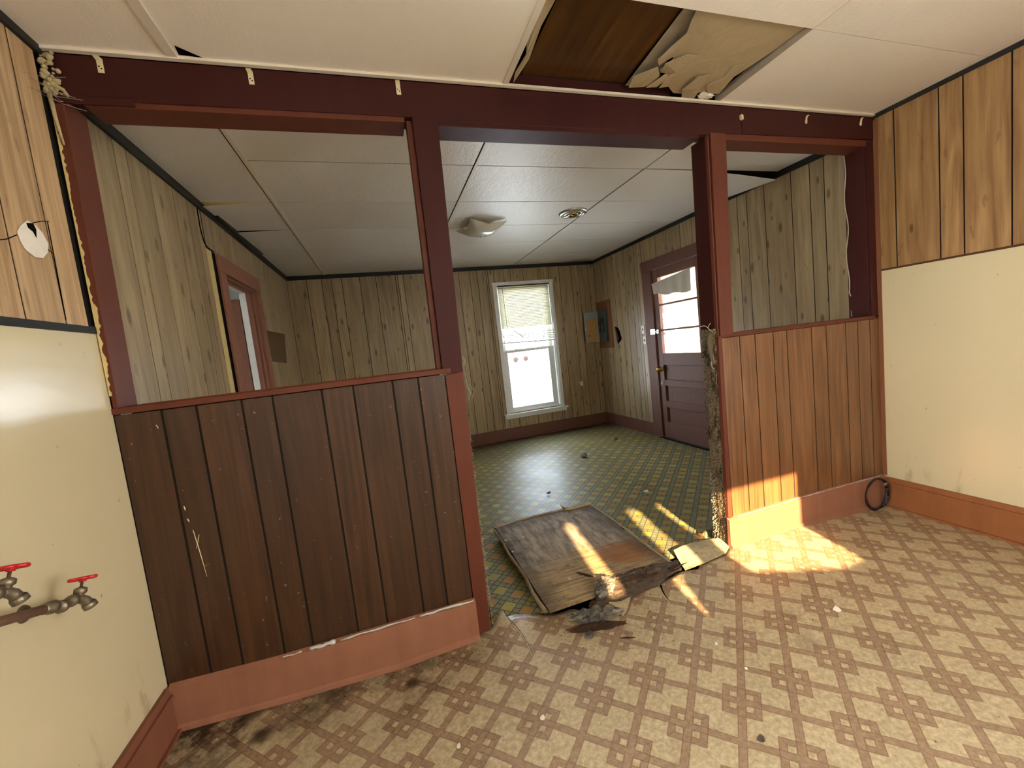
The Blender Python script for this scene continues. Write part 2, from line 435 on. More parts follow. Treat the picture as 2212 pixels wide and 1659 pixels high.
M['grey_metal'] = plain('grey_enamel_metal', '8a929a', .38, .5, 25, .15, metal=.3)
M['panel_green'] = plain('dark_green_grey_enamel', '3b4643', .45, .5, 30, .15)
M['black'] = plain('black_plastic', '0f0f10', .4, .5, 30, .2)
M['cardboard'] = plain('brown_card', 'a78452', .8, .2, 18, .18)
M['darkbrown'] = plain('dark_brown_card', '4b3018', .8, .2)
M['white_plastic'] = plain('white_plastic', 'd9d8cd', .35, .5, 20, .06)
M['white_paint'] = plain('white_window_paint', 'd8dbd8', .4, .5, 12, .08)
M['blind'] = plain('cream_blind_slat', 'd2cfae', .45, .4, 12, .07, **{'Transmission Weight': 0.0})
def thin(name, col, tr):
    t = NT(name); n = t.noise(t.co, 14, 3, .5); c = t.mul(lin(col), (n-.5)*.1+1.0)
    t.done(c, .5, .4)
    tn = t.n('ShaderNodeBsdfTranslucent'); t.link(c, tn.inputs[0]); mx = t.n('ShaderNodeMixShader'); mx.inputs[0].default_value = tr
    t.t.links.new(t.b.outputs[0], mx.inputs[1]); t.t.links.new(tn.outputs[0], mx.inputs[2]); t.t.links.new(mx.outputs[0], t.out.inputs[0]); return t.m
M['blind'] = thin('cream_blind_slat', 'e2dfcc', .035)
M['cloth'] = thin('pale_cloth', 'b9b0a0', .03)
M['blackhole'] = plain('void_black', '060504', .95, .05)
M['subfloor'] = plain('dark_subfloor', '120e0a', .9, .1, 10, .4)
M['outer'] = plain('exterior_wall', '9b9484', .8, .2)
M['white_drywall'] = plain('white_filler', 'd8cfbf', .7, .2, 20, .1, .3)
M['pale_wall'] = plain('pale_far_wall', 'e2e2dd', .6, .3)
M['leaf_brown'] = plain('brown_door_leaf', '805440', .5, .4, 12, .14)
M['stain'] = plain('dark_brown_unfaded_panel', '5d4526', .5, .4, 30, .25)
M['caulk'] = plain('white_filler_bead', 'b9b3ae', .6, .3, 60, .3)
M['frame_brown'] = painted('brown_board_frame', '74492c', rough=.5)
M['glassfix'] = plain('frosted_glass', 'dcdaca', .18, .6, 15, .08, **{'Transmission Weight': .25})
M['opal'] = plain('cream_ceramic', 'c7a877', .35, .5, 20, .12)
M['chrome'] = plain('aluminium', 'b9b7b0', .28, .5, 20, .1, metal=.8)
M['snow'] = plain('snowy_ground', 'e3e6ea', .8, .2, 1.2, .12)
M['twig'] = plain('bare_twig', '453f38', .9, .1)
M['truckred'] = plain('red_vehicle_paint', 'b4222a', .35, .5)
M['tyre'] = plain('black_rubber', '151515', .8, .2)
M['siding'] = plain('cream_siding', '9a957f', .6, .3, 9, .08)
M['fencewood'] = plain('weathered_fence', '8d7a5e', .8, .2)
M['bluegrey'] = plain('blue_grey_siding', '8fa0ad', .6, .3)
def glass_m():
    m = bpy.data.materials.new('window_glass'); m.use_nodes = True; nt = m.node_tree; nt.nodes.clear()
    o = nt.nodes.new('ShaderNodeOutputMaterial'); a = nt.nodes.new('ShaderNodeBsdfTransparent'); b = nt.nodes.new('ShaderNodeBsdfGlossy'); b.inputs['Roughness'].default_value = .02
    mx = nt.nodes.new('ShaderNodeMixShader'); f = nt.nodes.new('ShaderNodeFresnel'); f.inputs[0].default_value = 1.45
    mm = nt.nodes.new('ShaderNodeMath'); mm.operation = 'MULTIPLY'; mm.inputs[1].default_value = .7
    nt.links.new(f.outputs[0], mm.inputs[0]); nt.links.new(mm.outputs[0], mx.inputs[0]); nt.links.new(a.outputs[0], mx.inputs[1]); nt.links.new(b.outputs[0], mx.inputs[2]); nt.links.new(mx.outputs[0], o.inputs[0])
    a.inputs[0].default_value = (.96, .97, .97, 1)
    return m
M['glass'] = glass_m()

# ------------------------------------------------------------------ room shell
HN, HF, D = 2.470, 2.452, 3.79
XL, XR = -.043, 4.117           # far room side walls
KR = 3.985                      # kitchen right wall
KB = -3.20                      # kitchen back wall
PT = .12                        # partition thickness

def lerp_tab(tab, x):
    if x <= tab[0][0]: return tab[0][1]
    for (a, b), (c, d) in zip(tab, tab[1:]):
        if x <= c: return b+(d-b)*(x-a)/(c-a) if c > a else d
    return tab[-1][1]
BUMP = [(0, .004), (.35, -.015), (.8, -.033), (1.2, -.014), (1.3, -.004), (2.2, .012), (2.66, .04), (3.2, .046), (3.9, .009), (4.1, 0)]
def fz(x, y):
    k = max(0, min(1, (y+.95)/.95)) if y < 0 else max(0, min(1, (.5-y)/.5))
    return lerp_tab(BUMP, x)*k*k*(3-2*k)

# subfloor (also the ground slab of the house)
MB().box(-2.4, 4.35, -3.4, 4.0, -.30, -.075).build('floor', M['subfloor'], kind='structure')
EDGE = [(0, .03), (1.262, .03), (1.27, .017), (1.345, .078), (1.352, .030), (1.408, .047), (1.482, .016), (1.58, -.03), (1.673, -.057), (1.72, -.10), (1.79, -.085), (1.848, -.076), (1.955, -.101),
        (2.015, -.069), (2.107, -.065), (2.151, -.061), (2.196, -.058), (2.30, -.052), (2.40, -.078), (2.44, -.05), (2.468, -.044), (2.608, -.042), (2.70, .0), (2.715, .02), (2.72, .03), (4.0, .03)]
def sheet(name, mat, x0, x1, ya, yb, dx, thick, drop, extra, ys):
    xs = sorted(set([round(x0+i*dx, 4) for i in range(int((x1-x0)/dx)+1)]+[x1]+[e for e in extra if x0 < e < x1]))
    b = MB(); n = len(ys); vs = []
    for x in xs:
        A, B = ya(x), yb(x)
        for t_ in ys:
            y = A+(B-A)*t_; vs.append((x, y, fz(x, y)+drop+curl(x, y)))
    m = len(vs); vs += [(x, y, z-thick) for x, y, z in vs]; fs = []
    for i in range(len(xs)-1):
        for j in range(n-1):
            a = i*n+j; q = (a, a+n, a+n+1, a+1); fs.append(q); fs.append(tuple(k+m for k in reversed(q)))
        for j in (0, n-1):
            a = i*n+j; q = (a, a+m, a+n+m, a+n); fs.append(q if j == 0 else q[::-1])
    b.add(vs, fs, 0, True); b.sm = [False if i % 1 else True for i in range(len(b.f))]
    return b.build(name, mat, kind='structure')
def curl(x, y):
    c = 0
    if 1.28 < x < 1.42 and y > -.10: c += .022*max(0, 1-abs(x-1.345)/.07)*max(0, (y+.10)/.15)
    if 2.0 < x < 2.5 and -.12 < y < 0.02: c += .012*max(0, (y+.12)/.1)*max(0, 1-abs(x-2.2)/.25)
    if 1.6 < x < 1.9 and -.2 < y < 0: c += .008*max(0, (y+.2)/.2)
    return c
ys_k = [0, .15, .3, .45, .6, .68, .74, .79, .83, .87, .90, .925, .95, .965, .98, .99, 1]
sheet('floor', M['vinyl'], 0.0, KR+.01, lambda x: KB, lambda x: lerp_tab(EDGE, x), .05, .004, 0, [e[0] for e in EDGE], ys_k)
def far_edge(x):
    if x < 1.24 or x > 2.72: return .12
    return lerp_tab([(1.24, .03), (1.40, .06), (1.50, .0), (1.52, .0), (2.3, .10), (2.5, .09), (2.72, .08)], x)
def nocurl(x, y): return 0
_c = curl; curl = nocurl
sheet('floor', M['lino'], XL, XR, far_edge, lambda x: D, .06, .004, -.010, [1.24, 1.40, 1.5, 2.3, 2.5, 2.72], [0, .02, .05, .08, .12, .2, .4, .7, 1])
curl = _c

# ---- walls
def planks(name, ax, plane, cuts, z0, z1, mat, parent, th=.006, sgn=1, gap=.0034, kind=None):
    """boards on plane ax=plane facing sgn; cuts are joint positions along the other axis; z0/z1 number or function"""
    b = MB(); f0 = z0 if callable(z0) else (lambda h: z0); f1 = z1 if callable(z1) else (lambda h: z1)
    for i, (a, c) in enumerate(zip(cuts, cuts[1:])):
        a2, c2 = a+gap, c-gap
        if c2-a2 < .004: continue
        val = random.random(); p0, p1 = plane, plane+th*sgn
        B = [(a2, f0(a2)), (c2, f0(c2))]; T = [(a2, f1(a2)), (c2, f1(c2))]
        if ax == 1:
            bt = [(B[0][0], p0, B[0][1]), (B[1][0], p0, B[1][1]), (B[1][0], p1, B[1][1]), (B[0][0], p1, B[0][1])]
            tp = [(T[0][0], p0, T[0][1]), (T[1][0], p0, T[1][1]), (T[1][0], p1, T[1][1]), (T[0][0], p1, T[0][1])]
            if sgn < 0: bt = [bt[3], bt[2], bt[1], bt[0]]; tp = [tp[3], tp[2], tp[1], tp[0]]
        else:
            bt = [(p0, B[0][0], B[0][1]), (p0, B[1][0], B[1][1]), (p1, B[1][0], B[1][1]), (p1, B[0][0], B[0][1])]
            tp = [(p0, T[0][0], T[0][1]), (p0, T[1][0], T[1][1]), (p1, T[1][0], T[1][1]), (p1, T[0][0], T[0][1])]
            if sgn > 0: bt = [bt[3], bt[2], bt[1], bt[0]]; tp = [tp[3], tp[2], tp[1], tp[0]]
        b.hexa(bt, tp, val)
    if not callable(z0) and not callable(z1):
        g_ = MB(); p1 = plane+(th-.0018)*sgn; lo_, hi_ = cuts[0], cuts[-1]
        if ax == 1: g_.box(lo_, hi_, plane-.0005*sgn, p1, z0+.002, z1-.002)
        else: g_.box(plane-.0005*sgn, p1, lo_, hi_, z0+.002, z1-.002)
        g_.build('groove_backing', M['groove'], parent)
    return b.build(name, mat, parent, kind=kind)
def fill(lo, hi, known, pat=(.10, .155, .2, .11, .24, .13, .17)):
    k = sorted(x for x in known if lo < x < hi); out = list(k) if k else [lo+.1]
    i = 0
    while out[0]-lo > .26: out.insert(0, out[0]-pat[i % 7]); i += 1
    while hi-out[-1] > .26: out.append(out[-1]+pat[i % 7]); i += 1
    return [lo]+out+[hi]

# kitchen left wall: cream lower part, oak panelling above 1.53
wl = thing('wall_left', (0, -1.6, 0), kind='structure')
LW0, LW1, LWZ0, LWZ1 = -3.0, -1.15, .30, 2.28     # big unseen window added behind the camera to light the kitchen
b = MB()
b.box(-.12, -.008, LW1, PT*.5, -.07, HN+.1); b.box(-.12, -.008, KB-.12, LW0, -.07, HN+.1); b.box(-.12, -.008, LW0, LW1, -.07, LWZ0); b.box(-.12, -.008, LW0, LW1, LWZ1, HN+.1)
b.build('wall_left_body', M['groove'], wl)
b = MB(); b.box(-.02, 0, LW1, .0, .0, 1.524); b.box(-.02, 0, KB, LW0, 0, 1.524); b.box(-.02, 0, LW0, LW1, 0, LWZ0); b.build('painted_lower_wall', M['cream'], wl)
cutsL = fill(LW1, -.035, [-.035, -.135, -.292, -.41, -.62])
cutsL = [c for c in cutsL]; cutsL[-1] = -.030
planks('panelling', 0, -.008, cutsL, 1.545, HN+.02, M['oak_left'], wl, .008, 1)
MB().box(-.008, .006, LW1, .0, 1.522, 1.546).build('divider_trim', M['black_trim'], wl)
MB().box(-.008, .012, KB, -.01, HN-.028, HN+.01).build('ceiling_trim', M['black_trim'], wl)
# right
wr = thing('wall_right', (KR, -1.6, 0), kind='structure')
RW0, RW1, RZ0, RZ1 = -3.0, -1.9, .30, 2.28        # second unseen window, added to even out the kitchen light
b = MB()
b.box(KR+.008, KR+.12, RW1, PT*.5, -.07, HN+.1); b.box(KR+.008, KR+.12, KB-.12, RW0, -.07, HN+.1); b.box(KR+.008, KR+.12, RW0, RW1, -.07, RZ0); b.box(KR+.008, KR+.12, RW0, RW1, RZ1, HN+.1)
b.build('wall_right_body', M['groove'], wr)
b = MB(); b.box(KR, KR+.02, RW1, 0, 0, 1.53); b.box(KR, KR+.02, KB, RW0, 0, 1.53); b.box(KR, KR+.02, RW0, RW1, 0, RZ0)
b.build('painted_lower_wall', M['cream'], wr)
rwin = thing('window_added_right', (KR, -2.45, 1.3), kind='structure'); b = MB()
for y in (RW0, RW1-.04): b.box(KR, KR+.1, y, y+.04, RZ0, RZ1)
for z in (RZ0, 1.27, RZ1-.04): b.box(KR, KR+.1, RW0, RW1, z, z+.04)
b.build('window_frame', M['white_trim'], rwin)
MB().box(KR+.05, KR+.056, RW0, RW1, RZ0, RZ1).build('pane', M['glass'], rwin)
planks('panelling', 0, KR+.008, fill(-1.3, 0, [-.105, -.31, -.409, -.584, -.74, -.95, -1.12])[:-1]+[-.004], 1.54, HN+.02, M['oak_right'], wr, .008, -1)
planks('panelling', 0, KR+.008, [-1.9, -1.71, -1.50, -1.3], 1.54, HN+.02, M['oak_right'], wr, .008, -1)
MB().box(KR+.008, KR-.004, RW1, 0, 1.529, 1.540).build('divider_trim', M['darkbrown'], wr)
MB().box(KR+.008, KR-.014, KB, -.01, HN-.022, HN+.01).build('ceiling_trim', M['black_trim'], wr)
MB().box(KR+.008, KR-.006, -.022, .0, .21, HN-.03).build('corner_trim', M['frame_brown'], wr)
# back wall with the window the sun comes through, masked by added boards
wb = thing('wall_back', (2, KB, 0), kind='structure')
b = MB()
b.box(-.12, 1.0, KB-.12, KB, -.07, HN+.1); b.box(2.85, KR+.12, KB-.12, KB, -.07, HN+.1)
b.box(1.0, 2.85, KB-.12, KB, -.07, 1.18); b.box(1.0, 2.85, KB-.12, KB, 2.08, HN+.1)
b.build('wall_back_body', M['cream'], wb)
bw = thing('window_3', (1.95, KB, 1.6), kind='structure')
b = MB()
# unseen boards added to shape the sun, one gap per streak (outlines in wall coordinates x, z)
def wz(Y): return (Y-KB-.009)*.4625
def wx(x0): return x0+.18*KB
SLITS = [[(wx(1.842), wz(.82)), (wx(1.875), wz(.845)), (wx(1.915), wz(.82)), (wx(1.955), wz(-.02)), (wx(1.870), wz(-.02))],
         [(wx(2.385), wz(.79)), (wx(2.42), wz(.82)), (wx(2.475), wz(.79)), (wx(2.462), wz(.02)), (wx(2.345), wz(.02))],
         [(wx(2.632), wz(.76)), (wx(2.70), wz(.80)), (wx(3.225), wz(.80)), (wx(3.225), wz(.02)), (wx(3.235), wz(-.33)), (wx(3.08), wz(-.345)), (wx(2.66), wz(-.17)), (wx(2.632), wz(.0))]]  # lower tip shaped to stand in for sun bounced off the baseboard
def board(xa, xb, slit=None):
    """sheet between xa and xb from z 1.15 to 2.10 with one opening cut out of it, built as left, right, top and bottom strips"""
    y0, y1 = KB, KB+.018
    if slit is None: b.box(xa, xb, y0, y1, 1.15, 2.10); return
    zs_ = sorted(set(q[1] for q in slit)); b.box(xa, xb, y0, y1, 1.15, zs_[0]); b.box(xa, xb, y0, y1, zs_[-1], 2.10)
    def span(z):
        xs_ = []
        for (ax_, az), (bx_, bz) in zip(slit, slit[1:]+slit[:1]):
            if (az-z)*(bz-z) <= 0 and abs(az-bz) > 1e-6: xs_.append(ax_+(bx_-ax_)*(z-az)/(bz-az))
        return (min(xs_), max(xs_))
    for za, zc in zip(zs_, zs_[1:]):
        if zc-za < 1e-4: continue
        la, ra = span(za+1e-5); lc, rc = span(zc-1e-5)
        b.hexa([(xa, y0, za), (la, y0, za), (la, y1, za), (xa, y1, za)], [(xa, y0, zc), (lc, y0, zc), (lc, y1, zc), (xa, y1, zc)])
        b.hexa([(ra, y0, za), (xb, y0, za), (xb, y1, za), (ra, y1, za)], [(rc, y0, zc), (xb, y0, zc), (xb, y1, zc), (rc, y1, zc)])
board(.95, 1.55, SLITS[0])
board(1.55, 1.95, SLITS[1][:3]+[(wx(2.462), wz(.02)), (wx(2.33), wz(.0)), (wx(2.292), wz(-.06)), (wx(2.268), wz(-.36)), (wx(2.258), wz(-.36)), (wx(2.245), wz(-.06)), (wx(2.30), wz(.02)), (wx(2.345), wz(.06))])
board(1.95, 2.90, SLITS[2])
b.build('sun_mask_board', M['veneer'], bw)
kw = thing('window_added_left', (0, -2.1, 1.3), kind='structure')
b = MB()
for y in (LW0, (LW0+LW1)/2-.02, LW1-.04): b.box(-.10, 0, y, y+.04, LWZ0, LWZ1)
for z in (LWZ0, LWZ1-.04): b.box(-.10, 0, LW0, LW1, z, z+.04)
b.build('window_frame', M['white_trim'], kw)
MB().box(-.056, -.05, LW0, LW1, LWZ0, LWZ1).build('pane', M['glass'], kw)
# unseen wall added outside to keep the sun off that window
MB().box(-3.2, -.12, KB-.24, KB-.02, -.9, 3.3).build('wall_sun_block', M['outer'], kind='structure')

# far room walls
wf = thing('wall_far', (2, D, 0), kind='structure')
WX0, WX1, WZ0, WZ1 = 2.560, 3.385, .385, 2.175     # window rough opening
b = MB()
b.box(XL-.15, WX0, D+.008, D+.15, -.07, 2.56); b.box(WX1, XR+.15, D+.008, D+.15, -.07, 2.56)
b.box(WX0, WX1, D+.008, D+.15, -.07, WZ0); b.box(WX0, WX1, D+.008, D+.15, WZ1, 2.56)
b.build('wall_far_body', M['groove'], wf)
gf = [-.02, .176, .348, .459, .577, .792, .988, 1.235, 1.262, 1.335, 1.604, 1.75, 1.90, 2.065, 2.219, 2.323, 2.450, 2.475, 2.523]
gf2 = [2.699, 2.803, 2.99, 3.218]
gf3 = [3.418, 3.549, 3.745, 3.86, 4.029]
planks('panelling', 1, D+.008, [XL]+gf[1:-1]+[WX0], .10, 2.42, M['pale_pine'], wf, .008, -1)
planks('panelling', 1, D+.008, [WX0]+gf2+[WX1], .10, WZ0, M['pale_pine'], wf, .008, -1)
planks('panelling', 1, D+.008, [WX0]+gf2+[WX1], WZ1, 2.42, M['pale_pine'], wf, .008, -1)
planks('panelling', 1, D+.008, [WX1]+gf3+[XR], .10, 2.42, M['pale_pine'], wf, .008, -1)
MB().box(XL, XR, D+.008, D-.012, 2.402, HF+.01).build('ceiling_trim', M['black_trim'], wf)

wfl = thing('wall_far_left', (XL, 2, 0), kind='structure')
DY0, DY1, DZ = 1.585, 2.325, 2.045
b = MB()
b.box(XL-.12, XL-.008, PT*.5, DY0, -.07, 2.56); b.box(XL-.12, XL-.008, DY1, D+.1, -.07, 2.56); b.box(XL-.12, XL-.008, DY0, DY1, DZ, 2.56)
b.build('wall_far_left_body', M['groove'], wfl)
planks('panelling', 0, XL-.008, [PT*.5, .25, .444, .543, .73, .973, 1.146, 1.245, 1.335], 0, HF, M['pale_pine'], wfl, .008, 1)
planks('panelling', 0, XL-.008, [1.345, 1.50, 1.65, 1.792, 1.942, 2.10, 2.20, 2.44], 2.17, HF, M['pale_pine'], wfl, .008, 1)
planks('panelling', 0, XL-.008, [2.42, 2.562, 2.75, 2.93, 3.04, 3.28, 3.45, 3.6, D], 0, HF, M['pale_pine'], wfl, .008, 1)
MB().box(XL-.008, XL+.016, PT, D, HF-.05, HF+.012).build('ceiling_trim', M['black_trim'], wfl)
MB().box(XL-.008, XL-.003, 1.337, 1.425, .0, 2.165).build('bare_plaster_strip', M['plaster'], wfl)

wfr = thing('wall_far_right', (XR, 2, 0), kind='structure')
FY0, FY1, FZ = 1.62, 2.445, 2.045
b = MB()
b.box(XR+.008, XR+.15, PT*.5, FY0, -.07, 2.56); b.box(XR+.008, XR+.15, FY1, D+.1, -.07, 2.56); b.box(XR+.008, XR+.15, FY0, FY1, FZ, 2.56)
b.build('wall_far_right_body', M['groove'], wfr)
planks('panelling', 0, XR+.008, [PT*.5, .25, .397, .499, .645, .88, 1.053, 1.153, 1.30, 1.48], 0, HF, M['pale_pine'], wfr, .008, -1)
planks('panelling', 0, XR+.008, [1.47, 1.60, 1.72, 1.897, 2.126, 2.314, 2.422, 2.602], 2.14, HF, M['pale_pine'], wfr, .008, -1)
planks('panelling', 0, XR+.008, [2.59, 2.606, 2.70, 2.756, 2.846, 2.985, 3.12, 3.258, 3.437, 3.58, 3.66, D], 0, HF, M['pale_pine'], wfr, .008, -1)
MB().box(XR+.008, XR-.016, PT, D, HF-.04, HF+.012).build('ceiling_trim', M['black_trim'], wfr)

# ---- ceilings: panels with narrow joints and battens
ck = thing('ceiling', (2, -1.6, HN), kind='structure')
xsK = [0, .385, 1.617, 2.798, KR]; ysK = [KB, -2.95, -2.34, -1.73, -1.12, -.508, .0]
for i in range(4):
    for j in range(6):
        if i == 2 and j == 5: continue
        b = MB(); b.box(xsK[i]+.002, xsK[i+1]-.002, ysK[j]+.002, ysK[j+1]-.002, HN, HN+.004, random.random())
        b.build('ceiling_panel', M['ceiling'], ck)
b = MB()
b.box(.385-.022, .385+.012, KB, -.002, HN-.005, HN+.001); b.box(1.617-.010, 1.617+.016, KB, -.002, HN-.004, HN+.001)
b.box(.0, KR, -.020, -.002, HN-.009, HN+.001)
b.box(2.798-.004, 2.798+.004, KB, -.51, HN-.0015, HN+.001)
b.build('ceiling_batten', M['batten'], ck)
b = MB()
b.box(-.12, 1.60, KB-.12, PT*.5, HN+.013, HN+.10); b.box(2.80, KR+.12, KB-.12, PT*.5, HN+.013, HN+.10); b.box(1.60, 2.80, KB-.12, -.51, HN+.013, HN+.10)
b.build('ceiling_frame', M['groove'], ck)
# tile gap at the batten by the beam
MB().prism([(.405, -.03, HN-.001), (.475, -.024, HN-.001), (.41, -.075, HN-.001)], (0, 0, -.001)).build('broken_tile_corner', M['blackhole'], ck)
# the hole: cavity sides, veneer board, torn paper
b = MB()
b.box(1.60, 2.82, -.52, -.505, HN+.012, HN+.16); b.box(1.60, 2.82, .0, .06, HN+.05, HN+.16)
b.box(1.595, 1.617, -.52, .06, HN+.012, HN+.16); b.box(2.80, 2.815, -.52, .06, HN+.012, HN+.16)
b.box(1.59, 2.83, -.53, .07, HN+.15, HN+.17)
b.build('ceiling_cavity', M['groove'], ck)
MB().box(1.63, 2.50, -.004, .03, HN+.002, HN+.05).build('exposed_red_joist', M['oxblood'], ck)
MB().box(2.787, 2.80, -.505, .0, HN+.0, HN+.04).build('hole_edge', M['rot_grey2'], ck)

cf = thing('ceiling', (2, 2, HF), kind='structure')
xsF = [XL, .377, 1.640, 2.866, XR]; ysF = [PT, .74, 1.352, 1.955, 2.56, 3.17, D]
for i in range(4):
    for j in range(6):
        if i == 3 and j in (0, 1): continue
        b = MB(); x0, x1, y0, y1 = xsF[i]+.003, xsF[i+1]-.006, ysF[j]+.0045, ysF[j+1]-.0045
        if i == 0 and j == 0: y1 = .70
        if i == 0 and j == 1: y0 = .70
        sag = {(0, 2): .02, (0, 3): .012}.get((i, j), 0)
        # near edge of some panels has dropped a little
        b.hexa([(x0, y0, HF-sag), (x1, y0, HF), (x1, y1, HF), (x0, y1, HF)], [(x0, y0, HF+.0025-sag), (x1, y0, HF+.0025), (x1, y1, HF+.0025), (x0, y1, HF+.0025)], random.random())
        b.build('ceiling_panel', M['ceiling_far'], cf)
MB().box(2.867, XR-.001, PT, .738, HF+.004, HF+.016, .5).build('ceiling_panel', M['ceiling_far'], cf)
b = MB(); b.box(.377+.002, .377+.024, PT, D, HF-.005, HF+.001); b.box(1.64+.002, 1.64+.018, PT, D, HF-.003, HF+.001); b.box(2.866+.003, 2.866+.010, PT, D, HF-.003, HF+.001)
b.build('ceiling_batten', M['batten'], cf)
MB().box(XL-.1, XR+.1, PT*.5, D+.1, HF+.017, HF+.12).build('ceiling_frame', M['groove'], cf)
# dropped panel by the right wall, its near edge hanging clear of the next one
ST = MB(); y0, y1 = .745, 1.348
for xa, xb, da, db in ((2.872, 3.28, 0, .002), (3.28, 3.70, .002, .026), (3.70, 4.085, .026, .060)):
    ST.hexa([(xa, y0, HF-da), (xb, y0, HF-db), (xb, y1, HF-db*.15), (xa, y1, HF-da*.15)], [(xa, y0, HF-da+.006), (xb, y0, HF-db+.006), (xb, y1, HF-db*.15+.006), (xa, y1, HF-da*.15+.006)], .5)
# ------------------------------------------------------------------ partition
pl = thing('wall_divider_left', (.62, .06, 0), kind='structure')
KZ = 1.235
MB().box(.0, 1.185, .006, PT-.006, -.07, KZ-.02).build('knee_wall_core', M['groove'], pl)
planks('panelling', 1, .006, [.0, .145, .255, .405, .512, .692, .813, .972, 1.08, 1.199], .10, KZ-.008, M['walnut'], pl, .006, -1, gap=.0042)
planks('panelling', 1, PT-.006, [.0, .2, .35, .5, .72, .9, 1.05, 1.19], .0, KZ-.008, M['pale_pine'], pl, .006, 1)
b = MB(); b.box(.0, 1.225, -.006, PT+.012, KZ-.004, KZ+.019); b.box(.09, 1.16, -.002, .012, KZ+.019, KZ+.024)
b.build('sill_cap', M['redbrown'], pl, bevel=.003)
MB().prism([(1.199, -.004, .0), (1.262, -.004, -.004), (1.281, -.004, KZ-.004), (1.199, -.004, KZ-.012)], (0, .024, 0)).build('end_trim', M['redbrown'], pl, bevel=.002)
# baseboard follows the sagging floor
def bboard(name, pts_top, zb, mat, parent, th=.02, y=0.0):
    b = MB()
    for (xa, za), (xb, zb_) in zip(pts_top, pts_top[1:]):
        fa, fb = zb(xa), zb(xb)
        b.hexa([(xa, y-th, fa), (xb, y-th, fb), (xb, y, fb), (xa, y, fa)], [(xa, y-th, za-.01), (xb, y-th, zb_-.01), (xb, y, zb_), (xa, y, za)])
        b.hexa([(xa, y-th-.012, fa), (xb, y-th-.012, fb), (xb, y-th, fb), (xa, y-th, fa)], [(xa, y-th-.009, fa+.014), (xb, y-th-.009, fb+.014), (xb, y-th, fb+.02), (xa, y-th, fa+.02)])
    return b.build(name, mat, parent, kind=None if parent else 'structure')
bboard('baseboard_divider_left', [(0.008, .183), (.38, .170), (.84, .173), (1.205, .176)], lambda x: fz(x, 0), M['redbrown2'], None)
b = MB()
for xa, xb, r in ((.95, 1.195, .005), (.62, .93, .004), (.50, .60, .010), (.40, .47, .003)):
    n = 8
    b.tube([(xa+(xb-xa)*i/n, -.018+random.uniform(-.002, .002), lerp_tab([(0.0, .183), (.38, .170), (.84, .173), (1.205, .176)], xa+(xb-xa)*i/n)-.001+random.uniform(-.002, .002)) for i in range(n+1)], [r*random.uniform(.5, 1.2) for _ in range(n+1)], 6)
b.build('filler_bead', M['caulk'], pl)

prt = thing('wall_divider_right', (3.3, .06, 0), kind='structure')
MB().box(2.735, KR, .006, PT-.006, -.07, KZ-.02).build('knee_wall_core', M['groove'], prt)
planks('panelling', 1, .006, [2.728, 2.855, 2.966, 3.10, 3.205, 3.40, 3.52, 3.686, 3.79, 3.90, KR-.003], .10, KZ-.002, M['walnut_warm'], prt, .006, -1, gap=.0034)
planks('panelling', 1, PT-.006, [2.72, 2.9, 3.1, 3.3, 3.6, 3.8, KR], .0, KZ, M['pale_pine'], prt, .006, 1)
b = MB(); b.box(2.728, KR-.004, -.005, PT+.012, KZ+.001, KZ+.011); b.box(2.81, KR-.03, -.003, PT, KZ+.011, KZ+.022)
b.build('sill_cap', M['redbrown'], prt, bevel=.002)
MB().prism([(2.692, -.006, .04), (2.722, -.006, .04), (2.728, -.006, KZ+.012), (2.704, -.006, KZ+.01)], (0, .026, 0)).build('end_trim', M['redbrown'], prt, bevel=.003)
bboard('baseboard_divider_right', [(2.685, .213), (3.19, .222), (3.60, .219), (KR-.012, .212)], lambda x: fz(x, 0)+.001, M['redbrown2'], None)
b = MB(); n = 26
b.tube([(2.75+(3.93-2.75)*i/n, -.014+random.uniform(-.002, .002), lerp_tab([(2.70, .213), (3.19, .222), (3.97, .216)], 2.75+1.18*i/n)-.003) for i in range(n+1)], [random.uniform(.0008, .0035) for _ in range(n+1)], 6)
b.build('filler_bead', M['caulk'], prt)
# side baseboards of the kitchen
def sideboard(name, x, sg, y0, y1, zt, mat):
    b = MB(); zl0, zl1 = fz(x, y0), fz(x-sg*.02 if x > 1 else .01, y1)
    xi = x+sg*.020
    b.hexa([(x, y0, 0), (xi, y0, 0), (xi, y1, 0), (x, y1, 0)], [(x, y0, zt), (xi-sg*.006, y0, zt), (xi-sg*.006, y1, zt), (x, y1, zt)])
    b.box(x, xi+sg*.004, y0, y1, zt-.045, zt-.030); b.box(x, xi+sg*.012, y0, y1, 0, .014)
    return b.build(name, mat, kind='structure')
sideboard('baseboard_left', 0, 1, KB, -.022, .182, M['side1'])
sideboard('baseboard_right', KR, -1, KB, -.022, .200, M['side2'])
# far room baseboards
b = MB(); b.box(XL, XR, D-.018, D, -.01, .152); b.box(XL, XR, D-.028, D-.018, -.01, .012); b.build('baseboard_far', M['mauve'], kind='structure')
b = MB(); b.box(XR-.018, XR, 2.60, D-.02, -.02, .150); b.box(XR-.024, XR-.018, 2.78, D-.02, .145, .153); b.build('baseboard_far_right', M['mauve'], kind='structure')
b = MB(); b.box(XL, XL+.018, PT, 1.46, -.01, .15); b.box(XL, XL+.018, 2.43, D-.02, -.01, .15); b.build('baseboard_far_left', M['mauve'], kind='structure')

